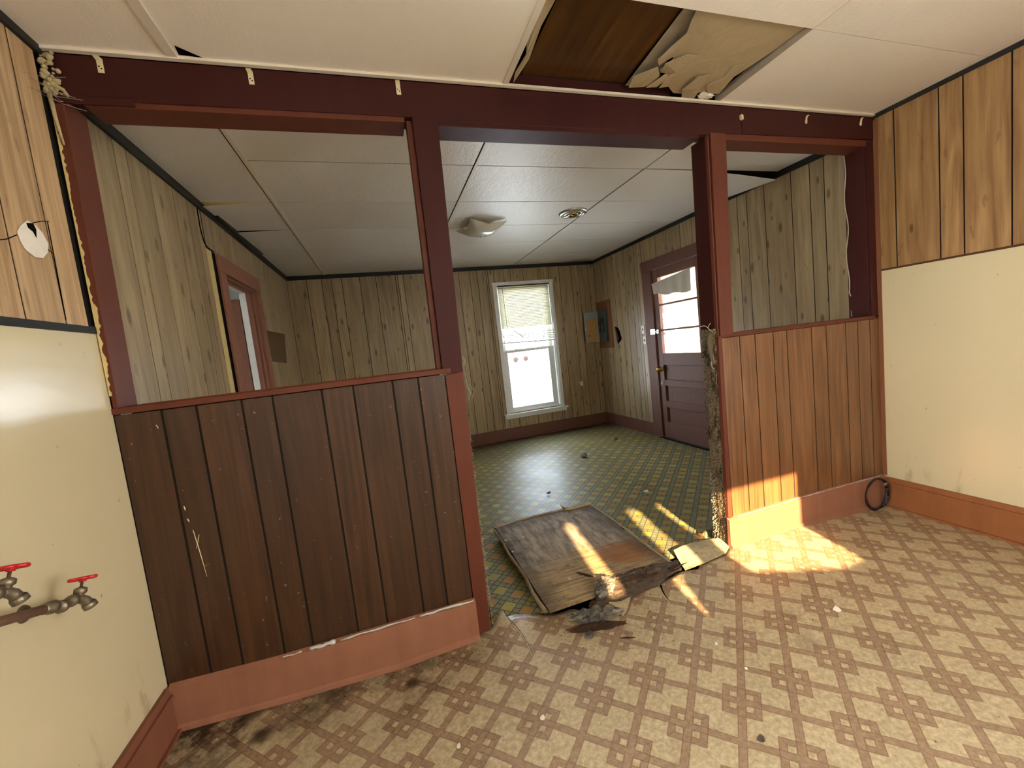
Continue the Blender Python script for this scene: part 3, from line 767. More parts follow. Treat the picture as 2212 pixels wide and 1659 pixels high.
# beam and posts
BZ = 2.318
bm = thing('trim_1', (2, .06, BZ), kind='structure')
b = MB(); b.prism([(0, -.002, BZ-.004), (1.13, -.002, BZ-.002), (1.296, -.002, BZ-.002), (1.297, -.002, BZ-.014), (2.70, -.002, BZ-.012), (2.84, -.002, BZ+.0), (2.955, -.002, BZ), (2.955, -.002, HN-.012), (0, -.002, HN-.012)], (0, .03, 0))
b.build('beam_face', M['oxblood'], bm, bevel=.002)
MB().prism([(2.958, -.002, BZ+.001), (KR-.002, -.002, BZ+.012), (KR-.002, -.002, HN-.012), (2.958, -.002, HN-.012)], (0, .03, 0)).build('beam_face', M['oxblood'], bm, bevel=.002)
MB().box(0.0, KR, .029, PT+.002, BZ+.01, HF+.005).build('beam_core', M['oxblood'], bm)
MB().box(.09, 1.165, .004, PT, BZ-.022, BZ+.012).build('header_board', M['redbrown'], bm, bevel=.002)
MB().box(1.305, 2.668, .0, PT+.004, BZ-.032, BZ-.010).build('header_board', M['oxblood'], bm, bevel=.002)
MB().box(2.845, KR-.003, .004, PT, BZ-.030, BZ+.008).build('header_board', M['redbrown'], bm, bevel=.002)
MB().box(.0, .24, -.010, -.001, BZ-.022, BZ+.004).build('sagging_corner_block', M['oxblood'], bm, bevel=.003)

def post(name, k, parts, mat):
    t_ = thing(name, k, kind='structure')
    for nm, bb, m in parts: bb.build(nm, m, t_, bevel=.0015)
    return t_
# left wall post
b1 = MB(); b1.hexa([(.004, 0, KZ+.018), (.020, 0, KZ+.018), (.020, PT, KZ+.018), (.002, PT, KZ+.018)], [(.004, 0, BZ), (.037, 0, BZ), (.037, PT, BZ), (.002, PT, BZ)])
post('trim_2', (.05, .06, KZ), [('post_board', b1, M['redbrown'])], None)
# left of opening
b1 = MB(); b1.prism([(1.190, -.004, KZ-.006), (1.281, -.004, KZ-.006), (1.303, -.004, BZ-.002), (1.196, -.004, BZ-.004)], (0, PT+.006, 0))
b2 = MB(); b2.prism([(1.168, .014, KZ+.018), (1.1895, .014, KZ+.018), (1.1955, .014, BZ-.01), (1.172, .014, BZ-.01)], (0, .05, 0))
b3 = MB(); b3.prism([(1.176, .070, KZ+.018), (1.1895, .070, KZ+.018), (1.1955, .070, BZ-.01), (1.180, .070, BZ-.01)], (0, .045, 0))
post('trim_3', (1.235, .06, KZ), [('post_board', b1, M['oxblood']), ('stop_strip', b2, M['redbrown']), ('stop_strip', b3, M['oxblood'])], None)
# right of opening
b1 = MB(); b1.prism([(2.722, -.004, KZ+.010), (2.808, -.004, KZ+.012), (2.842, -.004, BZ-.0), (2.741, -.004, BZ-.0)], (0, .026, 0))
b2 = MB(); b2.prism([(2.708, .002, KZ+.0), (2.716, .002, KZ+.0), (2.732, .002, BZ-.01), (2.724, .002, BZ-.01)], (0, .02, 0))
b3 = MB(); b3.prism([(2.716, .022, KZ-.0), (2.796, .022, KZ-.0), (2.822, .022, BZ-.006), (2.736, .022, BZ-.006)], (0, PT-.006, 0))
post('trim_4', (2.77, .06, KZ), [('post_board', b1, M['redbrown']), ('stop_strip', b2, M['redbrown']), ('post_core', b3, M['oxblood'])], None)
# right wall jamb board
b1 = MB(); b1.box(3.925, KR+.004, 0, .135, KZ+.02, BZ+.002); b1.box(3.918, 3.926, .012, .11, KZ+.02, BZ+.002)
post('trim_5', (3.95, .06, KZ), [('jamb_board', b1, M['oxblood'])], None)
# gap between wall and left post: crumbling edge of plaster
b = MB(); n = 110; zz0, zz1 = 1.30, 2.44; prev = None
L, R = [], []
for i in range(n+1):
    z = zz0+(zz1-zz0)*i/n; ln_ = .004+random.uniform(-.003, .005); base = .004
    if 8 < i < 34: ln_ += random.uniform(0, .010)
    L.append((base, -.006, z)); R.append((base+max(.002, ln_), -.006, z))
for i in range(n):
    b.hexa([L[i], R[i], (R[i][0], -.001, R[i][2]), (L[i][0], -.001, L[i][2])], [L[i+1], R[i+1], (R[i+1][0], -.001, R[i+1][2]), (L[i+1][0], -.001, L[i+1][2])])
tag(b.build('crumbling_plaster', M['plaster']), 'jagged yellow plaster edge crumbling down the gap beside the left red post', 'plaster')
# foam lump at the beam's left end
b = MB()
for i in range(70):
    x = random.uniform(.0, .02+.018*(i % 3)); z = random.uniform(2.32, 2.455); r = random.uniform(.003, .010)
    b.lathe([(0, -r), (r*.7, -r*.7), (r, 0), (r*.7, r*.7), (0, r)], (x*.8+.004, -.012-r*.2, z), (random.uniform(-1, 1), 1, random.uniform(-1, 1)), 8)
b.tube([(.012, -.012, 2.36), (.03, -.016, 2.345), (.05, -.014, 2.335), (.06, -.012, 2.315)], [.008, .007, .006, .004], 8)
b.tube([(.008, -.008, 2.34), (.012, -.01, 2.25), (.02, -.008, 2.16)], [.008, .006, .003], 8)
tag(b.build('foam_filler', M['foam']), 'lumpy yellowed foam filler squeezed out at the left end of the beam', 'foam')
# cobweb strands near it
b = MB()
for i in range(9):
    a = Vector((random.uniform(-.0, .02), -.05+random.uniform(-.08, .03), 2.30+random.uniform(-.02, .03))); c = a+Vector((random.uniform(.03, .13), .04, random.uniform(-.05, .02)))
    b.tube([a, (a+c)/2+Vector((0, 0, -.008)), c], .0006, 4)
tag(b.build('cobweb', M['fibre']), 'few pale cobweb strands across the top of the left red post', 'cobweb')

# ------------------------------------------------------------------ curtain hooks on the beam
def hook(kind, loc, label, rz=0):
    r = thing('curtain_hook', loc, label, 'hook', 'hooks along the beam')
    X, Y, Z = loc; b = MB()
    if kind == 'L':
        b.box(X-.009, X+.009, Y-.003, Y, Z-.024, Z+.02); b.hexa([(X-.009, Y-.003, Z+.016), (X+.009, Y-.003, Z+.016), (X+.009, Y, Z+.016), (X-.009, Y, Z+.016)], [(X-.011, Y-.022, Z+.022), (X+.007, Y-.022, Z+.022), (X+.009, Y, Z+.022), (X-.009, Y, Z+.022)])
        b.build('plate', M['plastic_cream'], r, bevel=.001)
        s = MB(); s.box(X-.005, X-.001, Y-.0045, Y-.003, Z-.006, Z-.002); s.box(X+.001, X+.005, Y-.0045, Y-.003, Z-.013, Z-.009); s.build('screw', M['blackhole'], r)
    elif kind == 'C':
        pts = [(X+.018*math.cos(a)*1.0+.008, Y-.008, Z+.020*math.sin(a)) for a in [math.pi*(.45+.7*i/8) for i in range(9)]]
        b.tube(pts, [.003, .0035, .004, .0045, .005, .005, .005, .0045, .004], 8); b.box(X-.012, X-.001, Y-.007, Y, Z-.022, Z-.002)
        b.build('hook_arm', M['plastic_cream'], r, bevel=.001)
    else:
        for q in (-1, 0, 1):
            c = Vector((X+q*.0045, Y-.008, Z-q*.002)); b.box(c.x-.0018, c.x+.0018, Y-.014, Y, c.z-.011, c.z+.011)
        b.build('plate', M['plastic_cream'], r); 
    return r
hook('L', (.160, -.002, 2.428), 'cream angle hook on the beam, leftmost of the row')
hook('L', (.617, -.002, 2.424), 'cream angle hook on the beam, second from the left')
hook('L', (1.155, -.002, 2.424), 'cream angle hook on the beam left of the middle post top')
hook('B', (2.95, -.002, 2.402), 'small cream ribbed bracket on the beam above the right post')
hook('C', (3.43, -.002, 2.417), 'cream curved hook on the beam, second from its right end')
hook('C', (3.875, -.002, 2.427), 'cream curved hook on the beam, closest to the right wall')

# ------------------------------------------------------------------ kitchen wall fittings
b = MB(); P0 = [(-.262, 1.800), (-.245, 1.822), (-.215, 1.846), (-.190, 1.840), (-.165, 1.825), (-.150, 1.795), (-.160, 1.765), (-.185, 1.742), (-.215, 1.738), (-.245, 1.752), (-.258, 1.775)]
b.prism([(.001, y, z) for y, z in P0], (.004, 0, 0))
pt = thing('plaster_patch', (0, -.2, 1.79), 'rounded white filler patch with a dark hole on the upper left wall', 'patch')
b.build('filler', M['white_drywall'], pt, bevel=.002)
b = MB(); b.prism([(.0055, y, z) for y, z in [(-.225, 1.835), (-.20, 1.842), (-.192, 1.826), (-.198, 1.80), (-.206, 1.815), (-.222, 1.822)]], (.001, 0, 0)); b.build('hole', M['blackhole'], pt)
b = MB()
for path in ([(-.33, 1.757), (-.30, 1.768), (-.262, 1.790)], [(-.19, 1.846), (-.155, 1.862), (-.122, 1.872)], [(-.128, 1.868), (-.132, 1.72), (-.136, 1.56)], [(-.155, 1.78), (-.140, 1.772), (-.130, 1.768)]):
    b.tube([(.0005, y, z) for y, z in path], .0014, 6)
tag(b.build('wall_crack', M['blackhole']), 'thin dark cracks spreading from the white patch on left wall panelling', 'crack')

def valve(loc, label, pipe_pts=None, flip=1):
    X, Y, Z = loc
    r = thing('water_valve', loc, label, 'valve', 'water valves on the left wall')
    b = MB(); c = Vector(loc)
    # inlet body towards +Y, outlet nose pointing down and out
    b.lathe([(0, -.030), (.017, -.030), (.019, -.018), (.012, -.014), (.013, .010), (.018, .014), (.018, .030), (.011, .034), (0, .034)], c, (0, 1, .25), 12)
    b.tube([c+Vector((0, .015, .005)), c+Vector((.004, .045, .006)), c+Vector((.010, .062, -.002)), c+Vector((.014, .075, -.018))], [.013, .014, .014, .0155], 12)
    b.lathe([(.017, 0), (.019, .004), (.019, .016), (.014, .018)], c+Vector((.013, .072, -.012)), (.25, .55, -.9), 14)
    b.lathe([(0.010, 0), (.012, .012), (.017, .016), (.017, .028), (.010, .032), (.004, .034), (.004, .052), (0, .052)], c+Vector((.004, .045, .008)), (.03, .12, 1), 10)
    RX = Matrix.Rotation(math.radians(-22), 3, 'X') @ Matrix.Scale(.84, 3)
    b.v = [tuple(c+RX @ (Vector(v)-c)) for v in b.v]
    b.build('valve_body', M['brass_old'], r)
    h = MB(); hc = c+Vector((.006, .052, .066)); n = 6; rim = []
    for i in range(36):
        a = 2*math.pi*i/36; rr = .030+.004*math.cos(a*n); rim.append(hc+Vector((rr*math.cos(a), rr*math.sin(a), .0)))
    h.tube(rim, .0052, 8, closed=True)
    for i in range(6):
        a = 2*math.pi*(i+.5)/6; h.tube([hc, hc+Vector((.028*math.cos(a), .028*math.sin(a), 0))], .0042, 6)
    h.lathe([(0, -.010), (.009, -.010), (.010, .004), (0, .006)], hc, (0, 0, 1), 12)
    h.v = [tuple(c+RX @ (Vector(v)-c)) for v in h.v]
    h.build('handwheel', M['red_metal'], r)
    return r
VX = .085
v1 = at(144, 1304, 0, VX); valve((VX, v1.y, v1.z), 'grey brass valve with red handwheel, the lower right one fed by the rusty pipe')
v2 = at(-29, 1291, 0, VX); valve((VX, v2.y, v2.z), 'grey brass valve with red handwheel, cut off by the left photo edge')
b = MB(); p1 = at(118, 1310, 0, VX); d = Vector((0, -1, -.12)).normalized()
q0 = at(0, 1343, 0, VX-.01)
b.tube([p1, q0, q0+(q0-p1)*1.2], .011, 12)
r_ = thing('water_pipe', (VX, p1.y, p1.z), 'rusty water pipe leading left from the lower right valve', 'pipe')
b.build('pipe_run', M['rust'], r_)
b = MB(); dd = (q0-p1).normalized(); b.lathe([(.011, 0), (.016, .002), (.016, .016), (.013, .02), (.013, .03), (.011, .032)], p1, dd, 12); b.build('union_nut', M['brass_old'], r_)
b = MB(); e = q0+(q0-p1)*1.2; b.tube([e, e+Vector((-.03, -.02, 0)), Vector((-.006, e.y-.02, e.z))], .011, 12); b.build('elbow', M['rust'], r_)
for vv, nm in ((v1, 'flange plate behind the lower right valve'), (v2, 'flange plate behind the left valve')):
    b = MB(); b.tube([(0, vv.y-.004, vv.z), (VX, vv.y, vv.z)], .008, 10); b.lathe([(0, 0), (.022, 0), (.02, .004), (.009, .006)], (0.0, vv.y-.004, vv.z), (1, 0, 0), 20)
    tag(b.build('pipe_stub', M['brass_old']), 'short wall pipe and round '+nm, 'pipe')

# cable coil in the right corner
ct = thing('cable_coil', (3.83, -.05, .03), 'coil of black cable leaning in the right corner on the baseboard', 'cable')
cc = Vector((3.826, -.050, .122))
for k in range(3):
    b = MB(); pts = []
    for i in range(40):
        a = 2*math.pi*i/40; rx = .094+.004*k+.004*math.sin(a*2+k); rz = .100+.004*math.sin(a*3+k*2)
        pts.append(cc+Vector((rx*math.cos(a)+.004*k, -.004*k-.012*math.sin(a+.5)*0, rz*math.sin(a)+.002*k)))
    b.tube(pts, .0040, 8, closed=True); b.build('loop', M['black'], ct)
b = MB()
for i in range(14):
    a = random.uniform(-.9, .9); p = cc+Vector((.085*math.cos(a), -.008, .1*math.sin(a)))
    b.tube([p+Vector((-.012, -.006, -.008)), p+Vector((.0, -.014, .0)), p+Vector((.014, -.004, .010))], .004, 6)
b.tube([cc+Vector((.08, -.006, .03)), cc+Vector((.075, -.016, -.02)), cc+Vector((.06, -.01, -.07)), cc+Vector((.035, 0, -.098))], .004, 6)
b.build('tangle', M['black'], ct)
b = MB(); b.box(cc.x+.066, cc.x+.086, cc.y-.018, cc.y-.008, cc.z+.05, cc.z+.062); b.build('metal_clip', M['chrome'], ct)
b = MB(); b.tube([(KR-.002, -.010, 1.515), (KR-.03, -.03, 1.519)], .004, 6); tag(b.build('bent_nail', M['rust']), 'bent nail sticking from the right wall corner under the panelling', 'nail')

# loose strip of plastic beside the right jamb
b = MB(); n = 40; pts = [(3.905+.006*math.sin(i*.35)+(.02 if i < 6 else 0), .118+.006*math.sin(i*.5), KZ+.03+(BZ-KZ-.05)*i/n) for i in range(n+1)]
b.tube(pts, [.0035]*(n+1), 6); tag(b.build('plastic_strip', M['fibre']), 'thin pale peeling strip hanging beside the red jamb at right', 'strip')

# scratches and paint flecks on the dark knee wall
sc_ = thing('scratch_marks', (.25, 0, .7), 'long pale scratches gouged in the left knee wall panelling', 'scratch')
for a, c, wd in (((397, 1093), (400, 1103), 2.2), ((404, 1120), (409, 1128), 2.6), ((417, 1145), (447, 1245), 1.6), ((430, 1155), (424, 1185), 1.2), ((337, 918), (342, 926), 1.6), ((322, 875), (328, 877), 2.6)):
    A, B = at(a[0], a[1], 1, -.001), at(c[0], c[1], 1, -.001); b = MB(); b.tube([A, (A+B)/2+Vector((.001, 0, 0)), B], [.0012, wd*.0011, .0008], 5); b.build('scratch', M['plastic_cream'], sc_)

# ------------------------------------------------------------------ opening: carpet ends and frayed threads
def carpet_end(name, x0, x1, sg, zt, label, seed):
    random.seed(seed)
    r = thing(name, ((x0+x1)/2, .06, 0), label, 'carpet')
    nz, ny = 44, 9; vs = []; fs = []
    zb = fz((x0+x1)/2, 0)+.001
    for j in range(ny):
        y = .012+(PT-.014)*j/(ny-1)
        for i in range(nz):
            z = zb+(zt-zb)*i/(nz-1); bul = .010*math.sin(math.pi*j/(ny-1))+random.uniform(-.0045, .0045)
            vs.append((x1+sg*bul if sg > 0 else x0-bul, y, z))
    m = len(vs)
    for j in range(ny):
        y = .012+(PT-.014)*j/(ny-1)
        for i in range(nz): vs.append((x0 if sg > 0 else x1, y, zb+(zt-zb)*i/(nz-1)))
    for j in range(ny-1):
        for i in range(nz-1):
            a = j*nz+i; q = (a, a+1, a+nz+1, a+nz); q = q if sg > 0 else q[::-1]; fs.append(q); fs.append(tuple(k+m for k in q[::-1]))
    for i in range(nz-1):
        for j in (0, ny-1):
            a = j*nz+i; q = (a, a+m, a+m+1, a+1); q = q if (j == 0) != (sg > 0) else q[::-1]; fs.append(q)
    for j in range(ny-1):
        for i in (0, nz-1):
            a = j*nz+i; q = (a, a+nz, a+nz+m, a+m); q = q if (i == 0) == (sg > 0) else q[::-1]; fs.append(q)
    b = MB(); b.add(vs, fs); b.build('carpet_piece', M['carpet'], r)
    return r
c1 = carpet_end('carpet_strip', 1.262, 1.272, 1, KZ+.04, 'worn shaggy carpet strip glued to the end of the left knee wall', 3)
c2 = carpet_end('carpet_strip', 2.706, 2.734, -1, KZ+.055, 'brown matted carpet strip covering the end of the right knee wall', 5)
def tufts(parent, xf, n, z0, z1, yr, sg, mat, L=(.008, .02), seed=1, rad=.0011):
    random.seed(seed); b = MB()
    for i in range(n):
        z = random.uniform(z0, z1); y = random.uniform(*yr); x = xf(z)
        l = random.uniform(*L); p = Vector((x, y, z)); d = Vector((sg*random.uniform(.3, 1), random.uniform(-.6, .6), random.uniform(-.9, .5))).normalized()
        b.tube([p, p+d*l*.6, p+d*l+Vector((0, 0, -l*.3))], [rad, rad, rad*.5], 4, cap=False)
    o = b.build('pile', mat, parent); o['kind'] = 'stuff'; return o
tufts(c2, lambda z: 2.700, 620, .05, 1.26, (.012, .118), -1, M['carpet'], (.006, .018), 11, .0016)
tufts(c2, lambda z: 2.700, 160, .05, .45, (.08, .122), -1, M['fibre'], (.006, .014), 12, .0016)
tufts(c1, lambda z: 1.276, 420, .0, 1.27, (.012, .118), 1, M['fibre'], (.006, .018), 13, .0012)
def threads(parent, defs, mat, seed, name='loose_thread'):
    random.seed(seed)
    for pts, r in defs:
        b = MB(); b.tube([Vector(p) for p in pts], r, 6); b.build(name, mat, parent)
def sq(pts, n=6):
    """smooth a polyline"""
    P = [Vector(p) for p in pts]; out = []
    for i in range(len(P)-1):
        p0 = P[max(i-1, 0)]; p1 = P[i]; p2 = P[i+1]; p3 = P[min(i+2, len(P)-1)]
        for k in range(n):
            t = k/n; out.append(.5*((2*p1)+(p2-p0)*t+(2*p0-5*p1+4*p2-p3)*t*t+(3*p1-p0-3*p2+p3)*t**3))
    out.append(P[-1]); return out
def pxp(l, y): return [at(a, c, 1, y) for a, c in l]
threads(c1, [(sq(pxp([(1002, 802), (1006, 815), (1009, 830), (1012, 845)], .02)), .0012),
             (sq(pxp([(1006, 834), (1013, 840), (1016, 850), (1012, 858), (1014, 866)], .02)), .0014),
             (sq(pxp([(1014, 831), (1019, 838), (1023, 846), (1021, 857), (1023, 858)], .03)), .0013),
             (sq(pxp([(997, 772), (1001, 778), (1006, 783), (1002, 790)], .02)), .0016),
             (sq(pxp([(1000, 770), (1004, 781), (999, 788), (1001, 797)], .03)), .0018)], M['fibre'], 2)
threads(c2, [(sq(pxp([(1535, 698), (1530, 706), (1532, 712), (1538, 716), (1541, 722)], .03)), .0018),
             (sq(pxp([(1537, 722), (1533, 738), (1532, 752), (1536, 772), (1538, 792), (1543, 796), (1547, 790)], .03)), .0030),
             (sq(pxp([(1542, 718), (1541, 735), (1539, 755), (1542, 778), (1545, 792)], .03)), .0028),
             (sq(pxp([(1512, 706), (1520, 704), (1526, 706), (1531, 710)], .05)), .0020),
             (sq(pxp([(1546, 725), (1547, 742), (1548, 770), (1549, 800), (1547, 832)], .02)), .0012)], M['fibre'], 3)
b = MB(); b.prism(pxp([(1536, 718), (1541, 722), (1543, 735), (1541, 752), (1541, 775), (1544, 790), (1537, 780), (1532, 755), (1529, 735), (1531, 724)], .025), (0, .012, 0))
b.build('torn_wad', M['darkfibre'], c2, bevel=.003)

# ------------------------------------------------------------------ plywood hatch and threshold
hb = thing('plywood_sheet', (1.9, .43, 0), 'grey weathered plywood sheet lying over the green floor in the opening', 'board')
BP = [(1.545, .925, .054), (2.296, .935, .054), (2.275, -.052, .055), (1.540, -.075, .052)]
b = MB(); nx, ny = 10, 12; vs = []
for j in range(ny+1):
    for i in range(nx+1):
        s, t_ = i/nx, j/ny
        top = Vector(BP[0]).lerp(Vector(BP[1]), s); bot = Vector(BP[3]).lerp(Vector(BP[2]), s); p = bot.lerp(top, t_)
        p.z += .004*math.sin(s*3.1)*math.sin(t_*3.1)
        vs.append(p)
m = len(vs); vs += [v-Vector((0, 0, .014)) for v in vs]; fs = []; W_ = nx+1
for j in range(ny):
    for i in range(nx):
        a = j*W_+i; q = (a, a+1, a+W_+1, a+W_); fs += [q, tuple(k+m for k in q[::-1])]
for i in range(nx): fs += [(i, i+m, i+1+m, i+1), (ny*W_+i, ny*W_+i+1, ny*W_+i+1+m, ny*W_+i+m)]
for j in range(ny): a = j*W_; c = j*W_+nx; fs += [(a, a+W_, a+W_+m, a+m), (c, c+m, c+W_+m, c+W_)]
b.add([v for v in vs], fs)
plyo = b.build('panel', M['plywood'], None)
# keep the material in world coordinates: parent with an offset
plyo.parent = hb; plyo.matrix_parent_inverse = Matrix.Translation(-Vector(hb.location))
def rim(pts, w, h, name, mat, seed):
    """curled lino lip around the sheet: a ragged skirt from the sheet's edge down to the floor"""
    random.seed(seed); b = MB(); P = sq(pts, 7); n = len(P); prof = []
    cen = Vector((1.92, .43, 0))
    for i, p in enumerate(P):
        t = (P[min(i+1, n-1)]-P[max(i-1, 0)]).normalized(); o = Vector((t.y, -t.x, 0))
        if o.dot(p-cen) < 0: o = -o
        j = random.uniform(-.003, .003); ww = w*(1+random.uniform(-.25, .25))
        prof.append([p+o*.002+Vector((0, 0, .004+j*.3)), p+o*(ww*.5+j)+Vector((0, 0, .004+h+j*.4)), p+o*(ww+j)+Vector((0, 0, -.006+j)), p+o*(ww*.9+j*.5)+Vector((0, 0, -.016+j*2))])
    vs = [v for pr in prof for v in pr]; k = 4
    vs += [v-Vector((0, 0, .003)) for v in vs]; m = len(prof)*k; fs = []
    for i in range(n-1):
        for j in range(k-1):
            a = i*k+j; q = (a, a+1, a+k+1, a+k); fs += [q, tuple(x+m for x in q[::-1])]
    b.add(vs, fs, 0, True); return b.build(name, mat, hb)
rim([(1.535, -.06, .046), (1.53, .1, .046), (1.545, .3, .046), (1.535, .52, .046), (1.545, .72, .046), (1.538, .925, .046)], .014, .0, 'lino_lip', M['edge'], 1)
rim([(1.545, .932, .046), (1.72, .965, .046), (1.93, .975, .046), (2.12, .955, .046), (2.29, .945, .046)], .020, .006, 'lino_lip', M['edge'], 2)
rim([(2.300, .94, .046), (2.302, .7, .046), (2.300, .45, .046), (2.288, .2, .046), (2.284, -.03, .046)], .022, .003, 'lino_lip', M['edge'], 3)
b = MB()   # supports beneath
b.box(1.56, 2.26, .80, .90, -.012, .041); b.build('batten_below', M['subfloor'], hb)
b = MB(); b.box(1.58, 2.24, .25, .35, -.012, .041); b.build('batten_below', M['subfloor'], hb)
for (px_, py_) in ((1186, 1105), (1107, 1192), (1130, 1160), (1230, 1250), (1245, 1108), (1092, 1167)):
    b = MB(); p = at(px_, py_, 2, .056); b.lathe([(0, .0022), (.003, .002), (.007, .001), (.008, 0)], p, (0, 0, 1), 10); b.build('nail_head', M['caulk'], hb)
# curl at the back edge
b = MB(); P = sq([tuple(at(x, y, 2, .062)) for x, y in ((1214, 1095), (1222, 1101), (1240, 1098), (1260, 1093), (1275, 1087))], 4)
vs = []
for p in P: vs += [p+Vector((0, .004, -.004)), p+Vector((0, .016, .012)), p+Vector((0, .034, .002))]
b.add(vs+[v-Vector((0, 0, .002)) for v in vs], [(i*3+j, i*3+j+1, i*3+j+4, i*3+j+3) for i in range(len(P)-1) for j in range(2)]+[tuple(k+len(vs) for k in (i*3+j, i*3+j+3, i*3+j+4, i*3+j+1)) for i in range(len(P)-1) for j in range(2)], 0, True)
b.build('curled_edge', M['backing'], hb)

def shard(name, loc, dims, rot, mat, label, cat, seed, group=None, cuts=14, jag=.42):
    """splintered lump of wood: tapered, broken at both ends"""
    random.seed(seed); L, W, Hh = dims; b = MB(); n = cuts; k = 12; vs = []
    for i in range(n+1):
        t = i/n; x = (t-.5)*L; taper = min(1, .45+2.2*min(t, 1-t))
        for j in range(k):
            a = 2*math.pi*j/k+.3; ry = W/2*taper*(1+random.uniform(-jag, jag)*.6); rz = Hh/2*taper*(1+random.uniform(-jag, jag))
            xx = x+(random.uniform(-.10, .10)*L if i in (0, n) else random.uniform(-.01, .01)*L)
            vs.append((xx, ry*max(-.8, min(.8, math.cos(a)*1.15)), rz*max(-.8, min(.8, math.sin(a)*1.15))))
    R = Matrix.Rotation(rot[2], 3, 'Z') @ Matrix.Rotation(rot[1], 3, 'Y') @ Matrix.Rotation(rot[0], 3, 'X')
    vs = [R @ Vector(v)+Vector(loc) for v in vs]
    fs = [(i*k+j, i*k+(j+1) % k, (i+1)*k+(j+1) % k, (i+1)*k+j) for i in range(n) for j in range(k)]
    fs = [f[::-1] for f in fs]
    fs += [tuple(range(k)), tuple(range((n+1)*k-1, n*k-1, -1))]
    b.add(vs, fs)
    o = b.build(name, mat)
    tag(o, label, cat, group); return o
GR = 'splintered wood at the threshold'
M['rot_grey'] = rotten('grey_rotten_wood', '2a2622', '9a9082', '4a443e')
M['rot_red'] = rotten('reddish_rotten_wood', '3d281c', '6a4833', '33231a')
r0 = thing('threshold_plank', (2.05, -.04, .02), 'long rotten dark plank splintered along the front edge of the plywood', 'plank')
b = MB(); T = [(1.80, -.055), (1.86, -.02), (1.91, .012), (2.0, .004), (2.084, .016), (2.2, .0), (2.314, -.018)]; Bt = [(1.774, -.106), (1.84, -.10), (1.90, -.118), (1.956, -.112), (2.05, -.098), (2.131, -.092), (2.304, -.070)]
random.seed(4)
n = len(T)
TT = sq([(x, y, .0) for x, y in T], 5); BB = sq([(x, y, .0) for x, y in Bt], 5); vs = []; rows = 6
for i in range(len(TT)):
    for j in range(rows):
        p = TT[i].lerp(BB[i], j/(rows-1)); p = Vector((p.x, p.y+random.uniform(-.003, .003), (.070-.030*max(0, j-2)/(rows-3) if j > 2 else .070)+random.uniform(-.007, .007))); vs.append(p)
m = len(vs); vs += [Vector((v.x, v.y, (.0575 if v.y > -.085 else fz(v.x, v.y)+.002))) for v in vs]; fs = []
for i in range(len(TT)-1):
    for j in range(rows-1): a = i*rows+j; fs.append((a, a+1, a+rows+1, a+rows))
    fs += [(i*rows, i*rows+rows, i*rows+rows+m, i*rows+m), (i*rows+rows-1, i*rows+rows-1+m, i*rows+2*rows-1+m, i*rows+2*rows-1)]
fs += [tuple([j for j in range(rows)]+[j+m for j in range(rows-1, -1, -1)])[::-1], tuple([m-rows+j for j in range(rows)]+[m-rows+j+m for j in range(rows-1, -1, -1)])]
b.add(vs, fs); b.build('plank_body', M['rot'], r0)
for i in range(16):
    random.seed(40+i); x = random.uniform(1.82, 2.26); y = random.uniform(-.085, -.01); b = MB(); l = random.uniform(.04, .11); a = random.uniform(-.15, .35)
    p = Vector((x, y, .068)); q = p+Vector((l*math.cos(a), l*math.sin(a), random.uniform(.0, .010)))
    b.tube([p, (p+q)/2+Vector((0, 0, .003)), q], [.002, .0045, .001], 5); b.build('splinter', M['rot_red'] if i % 3 else M['rot_grey'], r0)
shard('wood_chunk', (1.845, -.070, .084), (.155, .080, .055), (0, -.05, .52), M['rot_grey'], 'grey splintered wood block propped on the plank by the plywood corner', 'wood', 21, GR)
shard('wood_chunk', (1.735, -.165, .030), (.235, .075, .052), (0, 0, -.27), M['rot_grey'], 'largest grey broken wood chunk lying on the tan vinyl', 'wood', 22, GR)
shard('wood_chunk', (1.705, -.215, .010), (.255, .05, .014), (0, 0, -.26), M['rot_red'], 'flat reddish sliver under the largest grey wood chunk', 'wood', 23, GR)
shard('wood_chunk', (1.765, -.095, .024), (.10, .045, .034), (0, 0, .75), M['rot_red'], 'small crumbled wood lump between plywood corner and vinyl edge', 'wood', 27, GR)
shard('stone_chip', (1.655, -.252, .012), (.045, .034, .022), (0, 0, .3), M['rot_grey'], 'small dark grey lump on the vinyl in front of the wood chunks', 'chip', 24)
shard('wood_sliver', (1.82, .10, .064), (.095, .016, .008), (0, 0, -.95), M['rot_red'], 'reddish wood sliver lying on the plywood sheet', 'wood', 25)
shard('wood_sliver', (2.02, -.30, .004), (.035, .018, .006), (0, 0, .6), M['rot_red'], 'small reddish chip on the vinyl right of the wood debris', 'wood', 26)
shard('wood_sliver', (1.80, -.33, .004), (.06, .010, .005), (0, 0, -.4), M['rot_red'], 'thin brown sliver on the vinyl below the wood debris', 'wood', 28)
